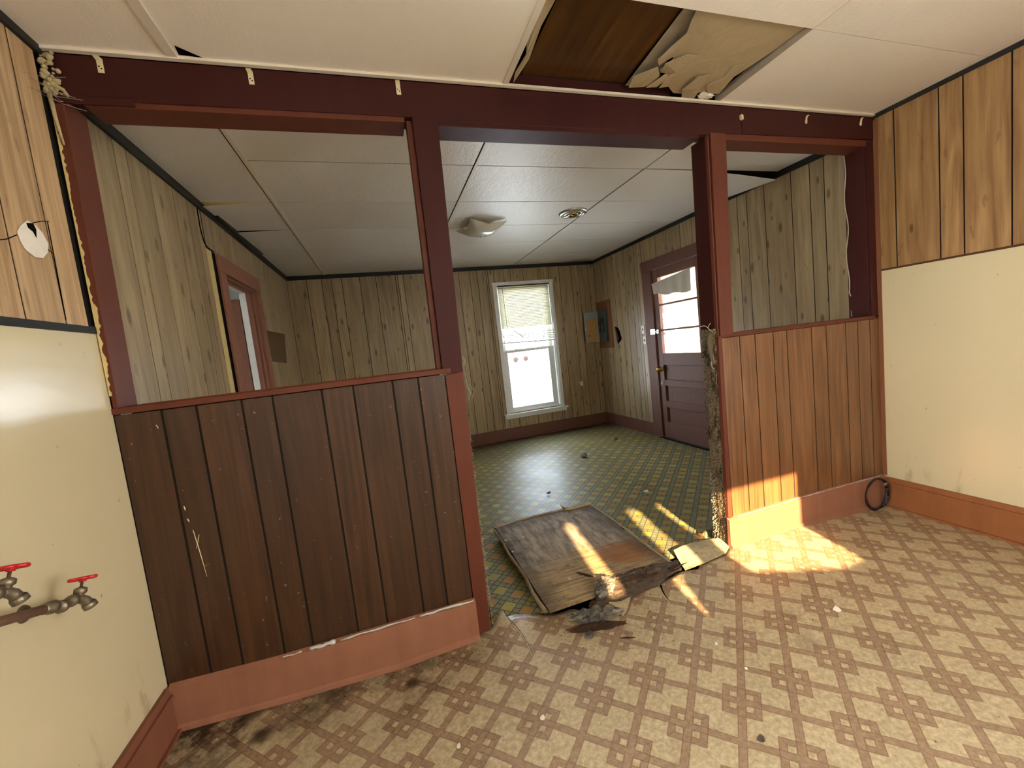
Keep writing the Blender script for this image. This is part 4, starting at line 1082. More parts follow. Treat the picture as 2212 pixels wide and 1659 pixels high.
# small crumbs
random.seed(9); b = MB()
for i in range(150):
    x = random.gauss(1.85, .22); y = random.gauss(-.22, .10)
    if y > -.12: y = -.12-random.random()*.1
    if 1.58 < x < 1.90 and y > -.28: continue
    r = random.uniform(.0012, .004); b.lathe([(0, -r*.6), (r, 0), (0, r*.6)], (x, y, fz(x, y)+r*.5), (random.random(), random.random(), 1), 5)
o = b.build('wood_crumbs', M['rot']); tag(o, 'scattered dark wood crumbs on the tan vinyl before the threshold', 'crumbs'); o['kind'] = 'stuff'
random.seed(10); b = MB()
for i in range(120):
    t_ = random.random(); x = .05+1.15*t_; y = -.035-abs(random.gauss(0, .05)); r = random.uniform(.0012, .004)
    b.lathe([(0, -r*.5), (r, 0), (0, r*.5)], (x, y, fz(x, y)+r*.4), (random.random(), random.random(), 1), 5)
o = b.build('floor_grit', M['rot']); tag(o, 'dark grit gathered along the foot of the left knee wall', 'grit'); o['kind'] = 'stuff'
# single pieces of litter in the kitchen
def chip(px_, py_, r, mat, label, seed, name='paint_chip'):
    random.seed(seed); p = at(px_, py_, 2, 0); zf = fz(p.x, p.y); b = MB(); k = 7
    pts = [Vector((p.x+r*math.cos(2*math.pi*i/k)*random.uniform(.6, 1.1), p.y+r*math.sin(2*math.pi*i/k)*random.uniform(.6, 1.1), zf+.002+(0.35*r if i in (0, 1) else 0))) for i in range(k)]
    vs = pts+[v+Vector((0, 0, .0025)) for v in pts]; b.add(vs, [tuple(range(k-1, -1, -1)), tuple(range(k, 2*k))]+[(i, (i+1) % k, (i+1) % k+k, i+k) for i in range(k)])
    return tag(b.build(name, mat), label, 'debris')
chip(1808, 1325, .020, M['white_drywall'], 'pale flake curled up on the vinyl near the sunlit floor', 31)
chip(1548, 1395, .007, M['white_drywall'], 'tiny white flake on the vinyl between two lattice squares', 32)
chip(1612, 1447, .006, M['white_drywall'], 'tiny white crumb on the vinyl right of centre', 33)
chip(1644, 1599, .013, M['rot'], 'dark crumb on the vinyl near the bottom photo edge', 34)
chip(1172, 1552, .010, M['white_drywall'], 'white crumb in the middle of a lattice cluster at bottom centre', 35)
chip(990, 1608, .009, M['white_drywall'], 'white crumb on the vinyl near the bottom left of centre', 36)
chip(1185, 1066, .022, M['rot'], 'dark flake on the green floor just behind the plywood', 37)
chip(1395, 1062, .022, M['white_drywall'], 'pale flake on the green floor behind the sun streaks', 38)
chip(1262, 985, .055, M['rot'], 'thin dark sliver on the green floor in mid room', 39)
chip(1330, 948, .030, M['rot'], 'dark scrap on the green floor before the far right corner', 40)

# vinyl flaps
def flap(name, pts3, label, mat, th=.003, cat='vinyl'):
    b = MB(); b.prism([Vector(p) for p in pts3], (0, 0, th)); return tag(b.build(name, mat), label, cat)
F = [(2.335, -.056), (2.38, .06), (2.40, .115), (2.46, .125), (2.533, .124), (2.64, .10), (2.690, .075), (2.702, .004), (2.62, -.046), (2.55, -.050), (2.46, -.056)]
b = MB(); N = len(F); c0 = Vector((2.53, .04, fz(2.53, .04)+.016)); vs = [c0]+[Vector((x, y, fz(x, y)+.006+(.016 if y > .06 else .0))) for x, y in F]
fs = [(0, i+1, (i+1) % N+1) for i in range(N)]; fs = [f[::-1] for f in fs]
m = len(vs); vs += [v-Vector((0, 0, .003)) for v in vs]; fs += [tuple(k+m for k in f[::-1]) for f in fs]; fs += [(i+1, (i+1) % N+1, (i+1) % N+1+m, i+1+m) for i in range(N)]
b.add(vs, fs); tag(b.build('vinyl_flap', M['backing']), 'pale speckled vinyl flap folded back at the foot of the right knee wall', 'vinyl')
b = MB(); P = sq([tuple(at(x, y, 2, .03)) for x, y in ((1512, 1156), (1524, 1162), (1530, 1154), (1540, 1151), (1545, 1161))], 4); vs = []
for i, p in enumerate(P):
    k = math.sin(math.pi*i/(len(P)-1)); vs += [p+Vector((0, 0, -.02)), p+Vector((.0, .006, .012*k)), p+Vector((.01, .03, .022*k)), p+Vector((.016, .05, -.012))]
fs = [(i*4+j, i*4+j+4, i*4+j+5, i*4+j+1) for i in range(len(P)-1) for j in range(3)]; m = len(vs)
b.add(vs+[v+Vector((0, .002, -.002)) for v in vs], fs+[tuple(k+m for k in f[::-1]) for f in fs], 0, True)
tag(b.build('lino_curl', M['lino']), 'curled yellow lino corner at the base of the right carpet strip', 'vinyl')
# tears in the vinyl: dark slits with a lifted lip
def tear(l, wd, label, seed):
    r = thing('vinyl_tear', tuple(at(*l[0], 2, 0)), label, 'tear'); P = sq([tuple(at(x, y, 2, 0)) for x, y in l], 5); n = len(P)
    vs = []; lip = []
    for i, p in enumerate(P):
        z = fz(p.x, p.y)+curl(p.x, p.y)+.0006; k = wd*(1-i/(n-1))**.8+.0008; t = (P[min(i+1, n-1)]-P[max(i-1, 0)]).normalized(); o = Vector((t.y, -t.x, 0))
        vs += [Vector((p.x, p.y, z))-o*k, Vector((p.x, p.y, z))+o*k]; lip += [Vector((p.x, p.y, z))+o*k, Vector((p.x, p.y, z+.002+k*.6))+o*(k*.6), Vector((p.x, p.y, z))+o*(k+.005)]
    b = MB(); b.add(vs, [(i*2, i*2+2, i*2+3, i*2+1) for i in range(n-1)]); b.build('slit', M['blackhole'], r)
    b = MB(); b.add(lip, [(i*3+j, i*3+j+3, i*3+j+4, i*3+j+1) for i in range(n-1) for j in range(2)], 0, True); b.build('lifted_lip', M['backing'], r)
tear([(1096, 1338), (1120, 1360), (1139, 1388), (1151, 1416)], .0028, 'curved tear in the vinyl just right of the left red trim', 1)
tear([(1424, 1264), (1434, 1287), (1450, 1308)], .008, 'short gaping tear in the vinyl below the rotten plank', 2)
# piece of vinyl standing between the two chunks
b = MB(); b.prism([at(x, y, 2, .018) for x, y in ((1311, 1300), (1348, 1285), (1362, 1290), (1355, 1315), (1345, 1330), (1330, 1310))], (0, 0, -.004))
tag(b.build('vinyl_scrap', M['backing']), 'broken pale vinyl scrap lying beside the largest grey wood chunk', 'vinyl')

# ------------------------------------------------------------------ ceiling hole contents
vn = MB(); vn.prism([(1.708, .0, HN+.055), (2.245, .0, HN+.06), (2.215, -.503, HN+.065), (1.708, -.503, HN+.060)], (0, 0, .006))
b = MB(); b.prism([(2.205, -.503, HN+.045), (2.29, -.503, HN+.045), (2.335, -.2, HN+.046), (2.40, -.02, HN+.045), (2.245, .0, HN+.045)], (0, 0, .004)); tag(b.build('grey_lath', M['rot_grey2']), 'grey weathered strip between the veneer and the torn paper in the ceiling hole', 'strip')
tag(vn.build('veneer_sheet', M['veneer']), 'brown wood veneer sheet above the hole left by a missing ceiling panel', 'panel')
random.seed(14)
tp = thing('ceiling_paper', (2.5, -.25, HN+.03), 'torn tan paper board hanging in the right half of the ceiling hole', 'paper')
O = [(2.228, -.503), (2.26, -.43), (2.29, -.37), (2.275, -.31), (2.33, -.24), (2.31, -.177), (2.37, -.16), (2.36, -.10), (2.42, -.085), (2.50, -.03), (2.60, -.03), (2.66, -.06), (2.70, -.10), (2.74, -.2), (2.775, -.35), (2.783, -.503)]
vs = []; c0 = Vector((2.55, -.28, HN+.012)); b = MB()
vs = [c0]+[Vector((x, y, HN+.018+random.uniform(-.003, .003)-(.006 if y > -.2 else 0))) for x, y in O]
fs = [(0, i+1, (i+1) % len(O)+1) for i in range(len(O))]; m = len(vs)
b.add(vs+[v+Vector((0, 0, .003)) for v in vs], fs+[tuple(k+m for k in f[::-1]) for f in fs]+[((i+1) % len(O)+1, i+1, i+1+m, (i+1) % len(O)+1+m) for i in range(len(O))]); b.build('paper_sheet', M['torn'], tp)
def curlpiece(poly, z0, dz, parent, name='curled_scrap'):
    b = MB(); n = len(poly); c = Vector((sum(p[0] for p in poly)/n, sum(p[1] for p in poly)/n, z0-.006))
    vs = [c]+[Vector((p[0], p[1], z0+dz*(i/n-.5))) for i, p in enumerate(poly)]; m = len(vs)
    fs = [(0, i+1, (i+1) % n+1) for i in range(n)]
    b.add(vs+[v+Vector((0, 0, .002)) for v in vs], fs+[tuple(k+m for k in f[::-1]) for f in fs]+[((i+1) % n+1, i+1, i+1+m, (i+1) % n+1+m) for i in range(n)]); b.build(name, M['torn'], parent)
def hp(l, z): return [tuple(at(1000+x/2.458, y/2.458, 2, z))[:2] for x, y in l]
curlpiece(hp([(1190, 170), (1215, 180), (1160, 270), (1100, 310), (1040, 350), (1035, 320), (1110, 250)], HN+.012), HN+.012, .010, tp)
curlpiece(hp([(1075, 330), (1190, 285), (1250, 290), (1225, 400), (1150, 450), (1040, 470), (1100, 400), (1050, 390)], HN+.008), HN+.008, .012, tp)
curlpiece(hp([(1035, 350), (1045, 400), (965, 460), (880, 468), (905, 410)], HN+.010), HN+.010, .010, tp)
curlpiece(hp([(970, 462), (1080, 388), (1095, 410), (1030, 465)], HN+.012), HN+.012, .008, tp)
curlpiece(hp([(1165, 470), (1250, 405), (1310, 400), (1280, 450), (1225, 530), (1160, 532)], HN-.002), HN+.0, .014, tp)
curlpiece(hp([(1290, 450), (1390, 400), (1430, 350), (1500, 340), (1430, 420), (1360, 500), (1300, 505)], HN+.012), HN+.012, .012, tp)
b = MB(); b.prism([(1.628, -.50, HN+.02), (1.70, -.50, HN+.045), (1.685, -.30, HN+.04), (1.70, -.12, HN+.04), (1.665, .0, HN+.015), (1.655, -.06, HN+.02), (1.672, -.16, HN+.03), (1.628, -.30, HN+.03)], (0, 0, .004))
tag(b.build('torn_edge', M['torn']), 'torn stained paper edge along the left side of the ceiling hole', 'paper')
shard('debris_lump', (2.70, -.03, HN+.014), (.09, .04, .022), (0, 0, 0), M['white_drywall'], 'crumbly white lump on the beam at the right end of the ceiling hole', 'debris', 51)

tag(ST.build('ceiling_tile', M['ceiling_far']), 'dropped pale ceiling panel sagging beside the far right wall', 'ceiling panel')
MB().box(2.99, XR-.02, .60, .745, HF+.0165, HF+.0175).build('gap_dark_strip', M['blackhole'], kind='structure')  # black strip added above the dropped panel so the gap looks deeply shaded
# folded tile edge at the left wall and the torn one near it
b = MB(); b.prism([(-.02, 1.325, HF-.003), (.33, 1.352, HF-.002), (.30, 1.36, HF-.004), (-.02, 1.405, HF-.016)], (0, 0, .002))
tag(b.build('torn_tile_edge', M['plaster']), 'yellowed torn edge of a ceiling panel by the left wall', 'ceiling panel')
b = MB(); b.prism([at(466, 462, 0, XL+.02), at(560, 538, 0, XL+.02), at(575, 552, 0, XL+.02), at(545, 545, 0, XL+.02), at(505, 506, 0, XL+.02), at(465, 470, 0, XL+.02)], (.016, 0, 0))
tag(b.build('loose_black_strip', M['black_trim']), 'loose black trim strip bowing down from the far left ceiling edge', 'strip')

# ------------------------------------------------------------------ ceiling light and vent
lt = thing('ceiling_light', (1.95, 1.90, HF), 'ceiling light with a wavy square frosted glass shade', 'light')
L0 = Vector((1.95, 1.90, HF))
MB().lathe([(0, 0), (.075, 0), (.078, -.006), (.070, -.020), (.055, -.026), (0, -.026)], L0, (0, 0, 1), 32).build('canopy', M['opal'], lt)
MB().lathe([(0, -.020), (.030, -.020), (.034, -.03), (.034, -.055), (.018, -.075), (0, -.075)], L0, (0, 0, 1), 24).build('bulb_holder', M['opal'], lt)
b = MB(); n = 16; S = .155; vs = []
for j in range(n+1):
    for i in range(n+1):
        u, v = (i/n*2-1), (j/n*2-1); r = max(abs(u), abs(v)); rr = math.hypot(u, v)
        edge = 1+.10*abs(u*v)*1.4
        z = -.100+.050*(r**3)+.018*rr*rr*(abs(u*v))-.004*math.cos(u*v*6)
        x, y = u*S*edge*(1-.07*(1-abs(v))*(abs(u) > .99)), v*S*edge
        a = .20; vs.append(L0+Vector((x*math.cos(a)-y*math.sin(a), x*math.sin(a)+y*math.cos(a), z)))
W_ = n+1; fs = [(j*W_+i, (j+1)*W_+i, (j+1)*W_+i+1, j*W_+i+1) for j in range(n) for i in range(n)]; m = len(vs)
b.add(vs+[v+Vector((0, 0, .004)) for v in vs], fs+[tuple(k+m for k in f[::-1]) for f in fs], 0, True); b.build('glass_shade', M['glassfix'], lt)
MB().lathe([(0, -.112), (.008, -.112), (.010, -.104), (.004, -.08), (0, -.02)], L0, (0, 0, 1), 14).build('finial', M['chrome'], lt)
vt = thing('ceiling_vent', (2.745, 1.625, HF), 'round ringed metal ceiling vent with a dark centre', 'vent'); V0 = Vector((2.745, 1.625, HF))
MB().lathe([(.130, 0), (.131, -.006), (.118, -.016), (.100, -.020), (.092, -.014), (.090, -.004), (.090, 0)], V0, (0, 0, 1), 40).build('outer_ring', M['chrome'], vt)
MB().lathe([(.086, -.004), (.082, -.018), (.074, -.022), (.066, -.014), (.064, -.002)], V0, (0, 0, 1), 40).build('middle_ring', M['chrome'], vt)
MB().lathe([(.090, -.001), (.06, -.0015), (0, -.002)], V0, (0, 0, 1), 30).build('dark_throat', M['blackhole'], vt)
MB().lathe([(.046, -.004), (.050, -.022), (.040, -.028), (.030, -.020), (.012, -.030), (0, -.031)], V0, (0, 0, 1), 30).build('centre_cone', M['brass'], vt)

# ------------------------------------------------------------------ far window
w1 = thing('window_1', (2.97, D, .4), kind='structure')
b = MB()
def ring(b, x0, x1, z0, z1, wx0, wx1, wz0, wz1, y0, y1):
    b.box(x0, x0+wx0, y0, y1, z0, z1); b.box(x1-wx1, x1, y0, y1, z0, z1); b.box(x0+wx0, x1-wx1, y0, y1, z0, z0+wz0); b.box(x0+wx0, x1-wx1, y0, y1, z1-wz1, z1)
b.box(2.520, 2.575, D-.018, D, .352, 2.215); b.box(3.375, 3.425, D-.018, D, .352, 2.215); b.box(2.512, 3.432, D-.026, D, 2.180, 2.222)
b.build('casing', M['white_paint'], w1, bevel=.003)
b = MB(); b.box(2.478, 3.470, D-.055, D+.03, .330, .358); b.box(2.500, 3.455, D-.020, D, .287, .330); b.build('window_sill', M['white_paint'], w1, bevel=.003)
b = MB(); ring(b, 2.560, 3.385, .372, 2.180, .02, .02, .02, .02, D-.002, D+.12); b.build('jamb_liner', M['white_paint'], w1)
b = MB(); ring(b, 2.585, 3.360, .390, 1.262, .058, .085, .046, .035, D+.030, D+.060); ls_ = b.build('lower_sash', M['white_paint'], w1, bevel=.003)
b = MB(); ring(b, 2.585, 3.360, 1.235, 2.165, .050, .055, .04, .05, D+.064, D+.092); us_ = b.build('upper_sash', M['white_paint'], w1, bevel=.003)
MB().box(2.64, 3.28, D+.044, D+.047, .43, 1.23).build('pane', M['glass'], ls_)
MB().box(2.63, 3.31, D+.077, D+.080, 1.27, 2.12).build('pane', M['glass'], us_)
for x in (2.78, 3.13): MB().box(x-.03, x+.03, D+.020, D+.040, 1.245, 1.268).build('sash_lock', M['white_plastic'], w1, bevel=.003)
# blind
bl = thing('window_blind', (2.98, D-.008, 2.17), 'cream slatted blind with broken lower slats on the far window', 'blind')
MB().box(2.590, 3.365, D-.002, D+.026, 2.148, 2.178).build('headrail', M['blind'], bl, bevel=.002)
zs = []; z = 2.138
random.seed(3)
while z > 1.585: zs.append(z); z -= .0212
for i, z in enumerate(zs):
    b = MB(); tl = .0153; dz = .0045
    x0, x1 = 2.595, 3.360
    b.hexa([(x0, D+.004, z-tl*.75), (x1, D+.004, z-tl*.75+random.uniform(-.001, .001)), (x1, D+.0048, z-tl*.75), (x0, D+.0048, z-tl*.75)],
           [(x0, D+.0150, z+tl*.75), (x1, D+.0150, z+tl*.75), (x1, D+.0158, z+tl*.75), (x0, D+.0158, z+tl*.75)])
    b.build('slat', M['blind'], bl)
for (a, c) in (((2.60, 1.470), (3.365, 1.490)), ((2.60, 1.452), (3.365, 1.455)), ((2.62, 1.430), (3.365, 1.425)), ((2.60, 1.405), (3.37, 1.402)), ((2.6, 1.39), (3.37, 1.385))):
    b = MB(); b.hexa([(a[0], D+.004, a[1]-.006), (c[0], D+.004, c[1]-.006), (c[0], D+.005, c[1]-.006), (a[0], D+.005, a[1]-.006)], [(a[0], D+.010, a[1]+.007), (c[0], D+.010, c[1]+.007), (c[0], D+.011, c[1]+.007), (a[0], D+.011, a[1]+.007)]); b.build('slat', M['blind'], bl)
b = MB(); b.hexa([(2.585, D, 1.365), (3.385, D, 1.338), (3.385, D+.016, 1.338), (2.585, D+.016, 1.365)], [(2.585, D, 1.383), (3.385, D, 1.356), (3.385, D+.016, 1.356), (2.585, D+.016, 1.383)]); b.build('bottom_rail', M['blind'], bl)
k_ = 3.607
def wv(x, y, Y=D-.004): return at(940+x/k_, 500+y/k_, 1, Y)
for (a, c) in (((870, 690), (825, 940)), ((857, 760), (820, 955)), ((610, 770), (690, 825)), ((618, 765), (555, 865)), ((605, 800), (590, 850))):
    A, B_ = wv(*a), wv(*c); b = MB(); o = Vector((.006, 0, .006)); b.hexa([A-o, A+o, A+o+Vector((0, .001, 0)), A-o+Vector((0, .001, 0))], [B_-o, B_+o, B_+o+Vector((0, .001, 0)), B_-o+Vector((0, .001, 0))]); b.build('bent_slat', M['blind'], bl)
for x in (2.70, 3.24): b = MB(); b.tube([(x, D+.001, 2.15), (x+.002, D+.001, 1.38)], .0012, 5); b.build('ladder_cord', M['white_plastic'], bl)
b = MB(); b.tube([(2.66, D-.004, 2.15), (2.672, D-.008, 1.45)], .0028, 6); b.build('tilt_wand', M['darkfibre'], bl)

tag(MB().prism([(3.712, D-.001, .672), (3.752, D-.001, .678), (3.768, D-.001, .617), (3.728, D-.001, .610)], (0, -.01, 0)).build('wall_plate', M['white_plastic']), 'small tilted white plate on the far wall right of the window', 'plate')

# ------------------------------------------------------------------ far right door
d1 = thing('door_1', (XR, 2.03, 0), kind='structure')
b = MB(); b.box(XR-.018, XR, 2.425, 2.600, -.02, 2.030); b.box(XR-.018, XR, 1.50, 1.640, -.02, 2.030); b.box(XR-.022, XR, 1.49, 2.604, 2.030, 2.150)
b.build('door_casing', M['mauve'], d1, bevel=.003)
b = MB(); b.box(XR-.004, XR+.14, 2.432, 2.446, -.02, 2.045); b.box(XR-.004, XR+.14, 1.62, 1.632, -.02, 2.045); b.box(XR-.004, XR+.14, 1.62, 2.446, 2.030, 2.045); b.build('door_jamb', M['mauve'], d1)
MB().box(XR-.03, XR+.14, 1.60, 2.46, -.03, .004).build('threshold', M['subfloor'], d1)
GY0, GY1, GZ0, GZ1 = 1.715, 2.330, 1.035, 1.925
X0, X1 = XR+.000, XR+.040
b = MB()
b.box(X0, X1, GY1, 2.430, .012, 2.028); b.box(X0, X1, 1.634, GY0, .012, 2.028)
for z0, z1 in ((.012, .205), (.385, .463), (.648, .720), (.897, GZ0), (GZ1, 2.028)): b.box(X0, X1, GY0, GY1, z0, z1)
b.box(X0+.004, X1, GY0, GY1, 1.300, 1.322); b.box(X0+.004, X1, GY0, GY1, 1.598, 1.618)
lf = b.build('door_leaf', M['mauve'], d1, bevel=.002)
b = MB()
for z0, z1 in ((.205, .385), (.463, .648), (.720, .897)): b.box(X0+.020, X0+.034, GY0, GY1, z0, z1)
b.build('door_panel', M['mauve'], lf)
for z0, z1 in ((GZ0, 1.30), (1.322, 1.598), (1.618, GZ1)):
    MB().box(X0+.018, X0+.022, GY0, GY1, z0, z1).build('pane', M['glass'], lf)
b = MB(); kc = Vector((X0, 2.385, .845))
b.lathe([(0, .058), (.014, .056), (.026, .048), (.029, .038), (.024, .026), (.011, .018), (.011, .006), (.030, .005), (.032, 0)], kc, (-1, 0, 0), 28); b.build('door_knob', M['brass'], lf)
MB().lathe([(0, .012), (.016, .012), (.018, .004), (.024, .003), (.025, 0)], (X0, 2.375, .672), (-1, 0, 0), 24).build('deadbolt', M['caulk'], lf)
b = MB(); b.box(XR-.026, XR-.018, 2.41, 2.50, 1.27, 1.335); b.box(X0-.012, X0, 2.36, 2.43, 1.278, 1.325); b.box(XR-.032, XR-.024, 2.37, 2.47, 1.296, 1.306); b.build('slide_bolt', M['chrome'], d1, bevel=.002)
# pale worn line around the leaf
b = MB(); b.box(XR-.001, XR+.003, 2.4285, 2.4335, .01, 2.03); b.box(XR-.001, XR+.003, 1.64, 2.43, 2.0275, 2.0325); b.build('worn_edge', M['caulk'], d1)
# curtain valance on the door glass
cv = thing('door_curtain', (XR-.02, 2.1, 1.9), 'short pale cloth curtain sagging across the top of the far door glass', 'curtain')
b = MB(); n = 24; vs = []
TL, TR, BR_, BL = Vector((XR-.012, 2.420, 1.865)), Vector((XR-.012, 1.765, 1.925)), Vector((XR-.010, 1.770, 1.690)), Vector((XR-.010, 2.395, 1.745))
rows = 6
for j in range(rows+1):
    for i in range(n+1):
        s = i/n; p = TL.lerp(TR, s).lerp(BL.lerp(BR_, s), j/rows); p.x -= .006*math.sin(s*26)*(.3+j/rows) + .004
        if j == rows: p.z += .008*math.sin(s*13)-.012*math.sin(math.pi*s)
        vs.append(p)
W_ = n+1; fs = [(j*W_+i, (j+1)*W_+i, (j+1)*W_+i+1, j*W_+i+1) for j in range(rows) for i in range(n)]; m = len(vs)
b.add(vs+[v+Vector((.0015, 0, 0)) for v in vs], fs+[tuple(k+m for k in f[::-1]) for f in fs], 0, True); b.build('cloth', M['cloth'], cv)
MB().tube([TL+Vector((0, .01, 0)), TR+Vector((0, -.03, .0))], .004, 8).build('curtain_rod', M['white_plastic'], cv)

# light switches
for zc, yc, lab in ((1.345, 2.672, 'white light switch plate beside the far door, upper one'), (1.209, 2.656, 'white light switch plate beside the far door, lower one')):
    r = thing('light_switch', (XR, yc, zc), lab, 'switch', 'switch plates by the far door')
    MB().box(XR-.007, XR, yc-.030, yc+.030, zc-.052, zc+.052).build('plate', M['white_plastic'], r, bevel=.002)
    MB().box(XR-.014, XR-.006, yc-.005, yc+.005, zc-.012, zc+.012).build('toggle', M['black'], r)
# ragged hole in the panelling
r = thing('wall_hole', (XR, 3.25, 1.32), 'ragged dark hole punched in the panelling right of the breaker panel', 'hole')
hpts = [at(1240+x/10.367, 620+y/10.367, 0, XR-.0012) for x, y in ((905, 830), (935, 880), (990, 920), (1030, 1000), (1050, 1080), (1070, 1150), (1055, 1200), (1010, 1240), (990, 1290), (975, 1240), (955, 1150), (930, 1000), (915, 900))]
MB().prism(hpts, (-.0006, 0, 0)).build('opening', M['blackhole'], r)
b = MB(); b.prism([hpts[0]+Vector((-.003, .005, .01)), hpts[1]+Vector((-.005, 0, .012)), hpts[1]+Vector((-.006, -.01, -.012)), hpts[12]+Vector((-.003, .0, .02))], (-.002, 0, 0)); b.build('torn_splinter', M['plaster'], r)
b = MB(); b.prism([hpts[11], hpts[12], hpts[12]+Vector((-.0012, -.035, -.05)), hpts[10]+Vector((-.0012, -.06, 0)), hpts[9]+Vector((-.0012, -.02, .01)), hpts[10]], (-.0008, 0, 0)); b.build('inner_board', M['darkbrown'], r)

# breaker panel
bp = thing('breaker_panel', (XR, 3.58, 1.46), 'grey breaker panel with its door swung open in the far right corner', 'breaker panel')
b = MB()
def q4(y0, y1, z0, z1, d): b.box(XR-d, XR, y0, y1, z0, z1)
q4(3.395, 3.475, 1.14, 1.815, .018); q4(3.475, D-.012, 1.14, 1.215, .018); q4(3.475, D-.012, 1.725, 1.815, .018); b.box(XR-.03, XR, 3.40, D-.012, 1.812, 1.828)
b.build('wood_surround', M['frame_brown'], bp, bevel=.002)
MB().box(XR-.012, XR, 3.475, D-.014, 1.215, 1.725).build('back_board', M['frame_brown'], bp)
b = MB(); b.box(XR-.055, XR-.012, 3.50, 3.712, 1.235, 1.690); box_ = b.build('box', M['panel_green'], bp, bevel=.002)
b = MB(); b.box(XR-.057, XR-.055, 3.525, 3.690, 1.37, 1.58); b.build('breaker_bank', M['black'], box_)
for i in range(6):
    for j in range(2):
        z = 1.385+i*.033; y = 3.545+j*.07; b = MB(); b.box(XR-.066, XR-.057, y, y+.055, z, z+.024); b.build('breaker', M['black'] if (i+j) % 3 else M['panel_green'], box_)
for z in (1.435, 1.452): b = MB(); b.box(XR-.068, XR-.065, 3.548, 3.572, z, z+.007); b.build('label', M['white_plastic'], box_)
# open door leaf
DX0, DX1, DYp = 3.835, 4.062, 3.700
dl = MB().box(DX0, DX1, DYp-.010, DYp, 1.243, 1.690).build('panel_door', M['grey_metal'], bp, bevel=.003)
b = MB(); b.box(3.864, 4.045, DYp-.0112, DYp-.010, 1.262, 1.590); c_ = b.build('circuit_chart', M['cardboard'], dl)
MB().box(3.885, 3.915, DYp-.0125, DYp-.0112, 1.335, 1.350).build('chart_mark', M['darkbrown'], dl)
MB().lathe([(0, .003), (.004, .002), (.005, 0)], (3.955, DYp-.0112, 1.445), (0, -1, 0), 10).build('screw', M['white_plastic'], dl)
MB().box(3.838, 3.856, DYp-.013, DYp-.009, 1.42, 1.475).build('latch', M['chrome'], dl)
MB().box(4.060, 4.068, DYp-.012, DYp+.002, 1.25, 1.685).build('hinge', M['chrome'], bp)

# ------------------------------------------------------------------ far left doorway
d2 = thing('door_2', (XL, 1.95, 0), kind='structure')
b = MB(); b.box(XL, XL+.018, 1.470, DY0, -.01, 2.045); b.box(XL, XL+.018, DY1, 2.430, -.01, 2.045); b.box(XL, XL+.020, 1.470, 2.430, 2.045, 2.165)
b.build('door_casing', M['redbrown2'], d2, bevel=.003)
b = MB(); b.box(XL-.075, XL+.001, DY1-.012, DY1, -.01, DZ); b.box(XL-.12, XL+.001, DY0, DY0+.012, -.01, DZ); b.box(XL-.075, XL+.001, DY0, DY1, DZ-.012, DZ)
b.box(XL-.055, XL-.035, DY1-.026, DY1-.012, 0, DZ-.012); b.box(XL-.055, XL-.035, DY0, DY1, DZ-.026, DZ-.012); b.box(XL-.022, XL-.008, DY1-.018, DY1-.012, 0, DZ-.012); b.box(XL-.022, XL-.008, DY0, DY1, DZ-.018, DZ-.012)
b.build('door_jamb', M['redbrown2'], d2)
b = MB(); b.box(XL-.125, XL-.076, DY1-.014, DY1, -.01, DZ); b.box(XL-.125, XL-.076, DY0, DY1, DZ-.014, DZ); b.build('painted_rear_jamb', M['pale_wall'], d2)
MB().box(XL-.90, XL-.135, DY1-.006, DY1+.03, .012, 1.985).build('door_leaf', M['leaf_brown'], d2)
# room beyond
b = MB(); b.box(-2.2, XL-.12, 3.4, 3.5, 0, 2.5); b.box(-2.2, -2.1, .8, 3.5, 0, .9); b.box(-2.2, -2.1, .8, 3.5, 1.5, 2.5); b.box(-2.2, -2.1, 1.25, 3.5, .9, 1.5); b.box(-2.2, XL-.12, .7, .8, 0, 2.5); b.box(-2.2, XL-.12, .7, 3.5, 2.45, 2.5)
b.build('wall_room_beyond', M['pale_wall'], kind='structure')
b = MB(); b.prism([(XL+.0005, 2.50, 1.715), (XL+.0005, 3.22, 1.725), (XL+.0005, 3.12, 1.405), (XL+.0005, 2.52, 1.425)], (.0012, 0, 0))
tag(b.build('unfaded_patch', M['stain']), 'dark brown rectangle left on the far left wall panelling', 'patch')
b = MB(); b.tube(sq([tuple(at(x, y, 0, XL+.002)) for x, y in ((424, 440), (432, 490), (440, 520), (448, 534), (462, 544))], 4), .004, 6)
tag(b.build('panel_split', M['blackhole']), 'dark split in the far left panelling running down to the door corner', 'crack')

# ------------------------------------------------------------------ outside
MB().box(-40, 60, 4.3, 90, -.9, -.6).build('ground', M['snow'], kind='structure')
MB().box(-60, -.12, -40, .9, -.9, -.12).build('ground', M['snow'], kind='structure')
MB().box(4.25, 60, -40, -.3, -.9, -.12).build('ground', M['snow'], kind='structure')
MB().box(4.25, 60, -.3, 4.3, -.9, -.6).build('ground', M['snow'], kind='structure')
def bush(name, base, h, n, seed, label):
    random.seed(seed); b = MB(); B = Vector(base)
    def br(p, d, l, r, lv):
        q = p+d*l*.5+Vector((random.uniform(-.08, .08), random.uniform(-.08, .08), 0))*l; e = p+d*l
        b.tube([p, q, e], [r, r*.8, r*.55], 4, cap=False)
        if lv:
            for _ in range(3):
                dd = (d+Vector((random.uniform(-.8, .8), random.uniform(-.8, .8), random.uniform(-.2, .6)))).normalized(); br(q.lerp(e, random.random()), dd, l*.6, r*.5, lv-1)
    for i in range(n):
        d = Vector((random.uniform(-.5, .5), random.uniform(-.5, .5), 1)).normalized(); br(B+Vector((random.uniform(-.2, .2), random.uniform(-.2, .2), 0)), d, h*.45, h*.012, 3)
    return tag(b.build(name, M['twig']), label, 'bush')
bush('bare_bush', (9.5, 4.2, -.6), 3.0, 9, 1, 'tangled bare bush outside, seen through the middle pane of the far door')
bush('bare_bush', (11.0, 6.5, -.6), 3.2, 9, 2, 'bare bush outside the far door, beyond the first one')
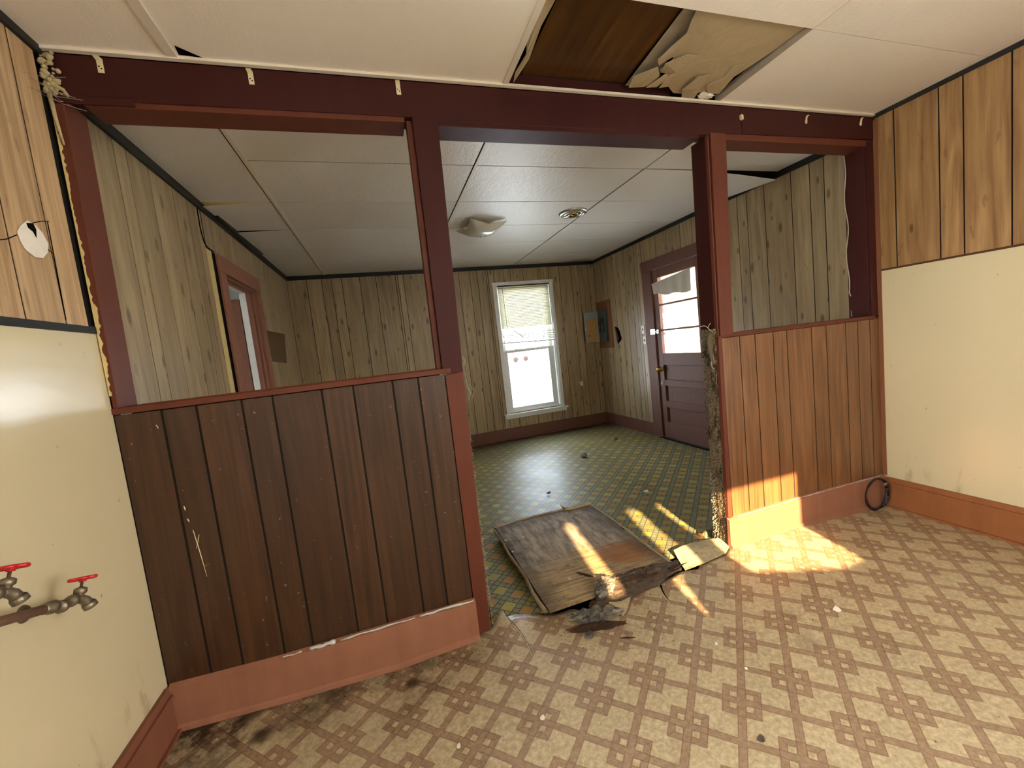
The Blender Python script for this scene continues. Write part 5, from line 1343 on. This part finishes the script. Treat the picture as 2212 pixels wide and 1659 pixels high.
bush('bare_bush', (9.2, 19.0, -.6), 1.1, 8, 3, 'low bare brush on the snow seen through the far window')
# porch side wall, seen through the left of the door glass
pw = thing('porch_wall', (4.9, 2.9, 0), 'cream porch side wall seen through the left edge of the door glass', 'porch')
b = MB()
for i in range(18): b.box(4.40, 5.40, 3.00-.004*(i % 1), 3.06, -.6+i*.17, -.6+i*.17+.163)
b.build('siding', M['siding'], pw); MB().box(5.36, 5.46, 2.97, 3.07, -.6, 2.5).build('corner_post', M['bluegrey'], pw)
# fence rail and posts beyond the door
fr = thing('garden_fence', (8, 4, -.6), 'low rail fence in the snow beyond the far door', 'fence')
b = MB(); b.box(7.2, 7.3, -2, 9, .62, .74); b.box(7.2, 7.3, -2, 9, .18, .26); b.build('rail', M['bluegrey'], fr)
for y in (-1, 1, 3, 5, 7, 9): MB().box(7.18, 7.32, y-.05, y+.05, -.6, .8).build('post', M['bluegrey'], fr)
# red truck seen through the window
A = at(1126, 772, 1, 44.0)
tk = thing('red_truck', (A.x, 44.0, -.6), 'distant red vehicle seen at the top left of the lower window pane', 'truck')
b = MB(); X = A.x-1.1; b.prism([(X, 44, -.35), (X, 44, .95), (X+1.0, 44, 1.0), (X+1.3, 44, .62), (X+2.1, 44, .55), (X+2.15, 44, -.35)], (0, 1.2, 0)); b.build('body', M['truckred'], tk, bevel=.04)
b = MB(); b.prism([(X+.25, 43.99, .62), (X+.28, 43.99, .9), (X+.95, 43.99, .92), (X+1.15, 43.99, .62)], (0, .005, 0)); b.build('side_window', M['bluegrey'], tk)
for x in (X+.4, X+1.65): MB().lathe([(0, 0), (.26, 0), (.30, .05), (.30, .15), (0, .18)], (x, 43.95, -.28), (0, 1, 0), 20).build('wheel', M['tyre'], tk)
for i, px_ in enumerate((1140, 1160, 1172)):
    q = at(px_, 770, 1, 10.0); MB().box(q.x-.035, q.x+.035, 9.95, 10.05, -.6, .75)
    o = MB().box(q.x-.035, q.x+.035, 9.95, 10.05, -.6, .72).build('fence_post', M['fencewood'])
    tag(o, ('wooden fence post in the snow beyond the far window, left one', 'wooden fence post in the snow beyond the far window, middle one', 'wooden fence post in the snow beyond the far window, right one')[i], 'post', 'fence posts in the snow')
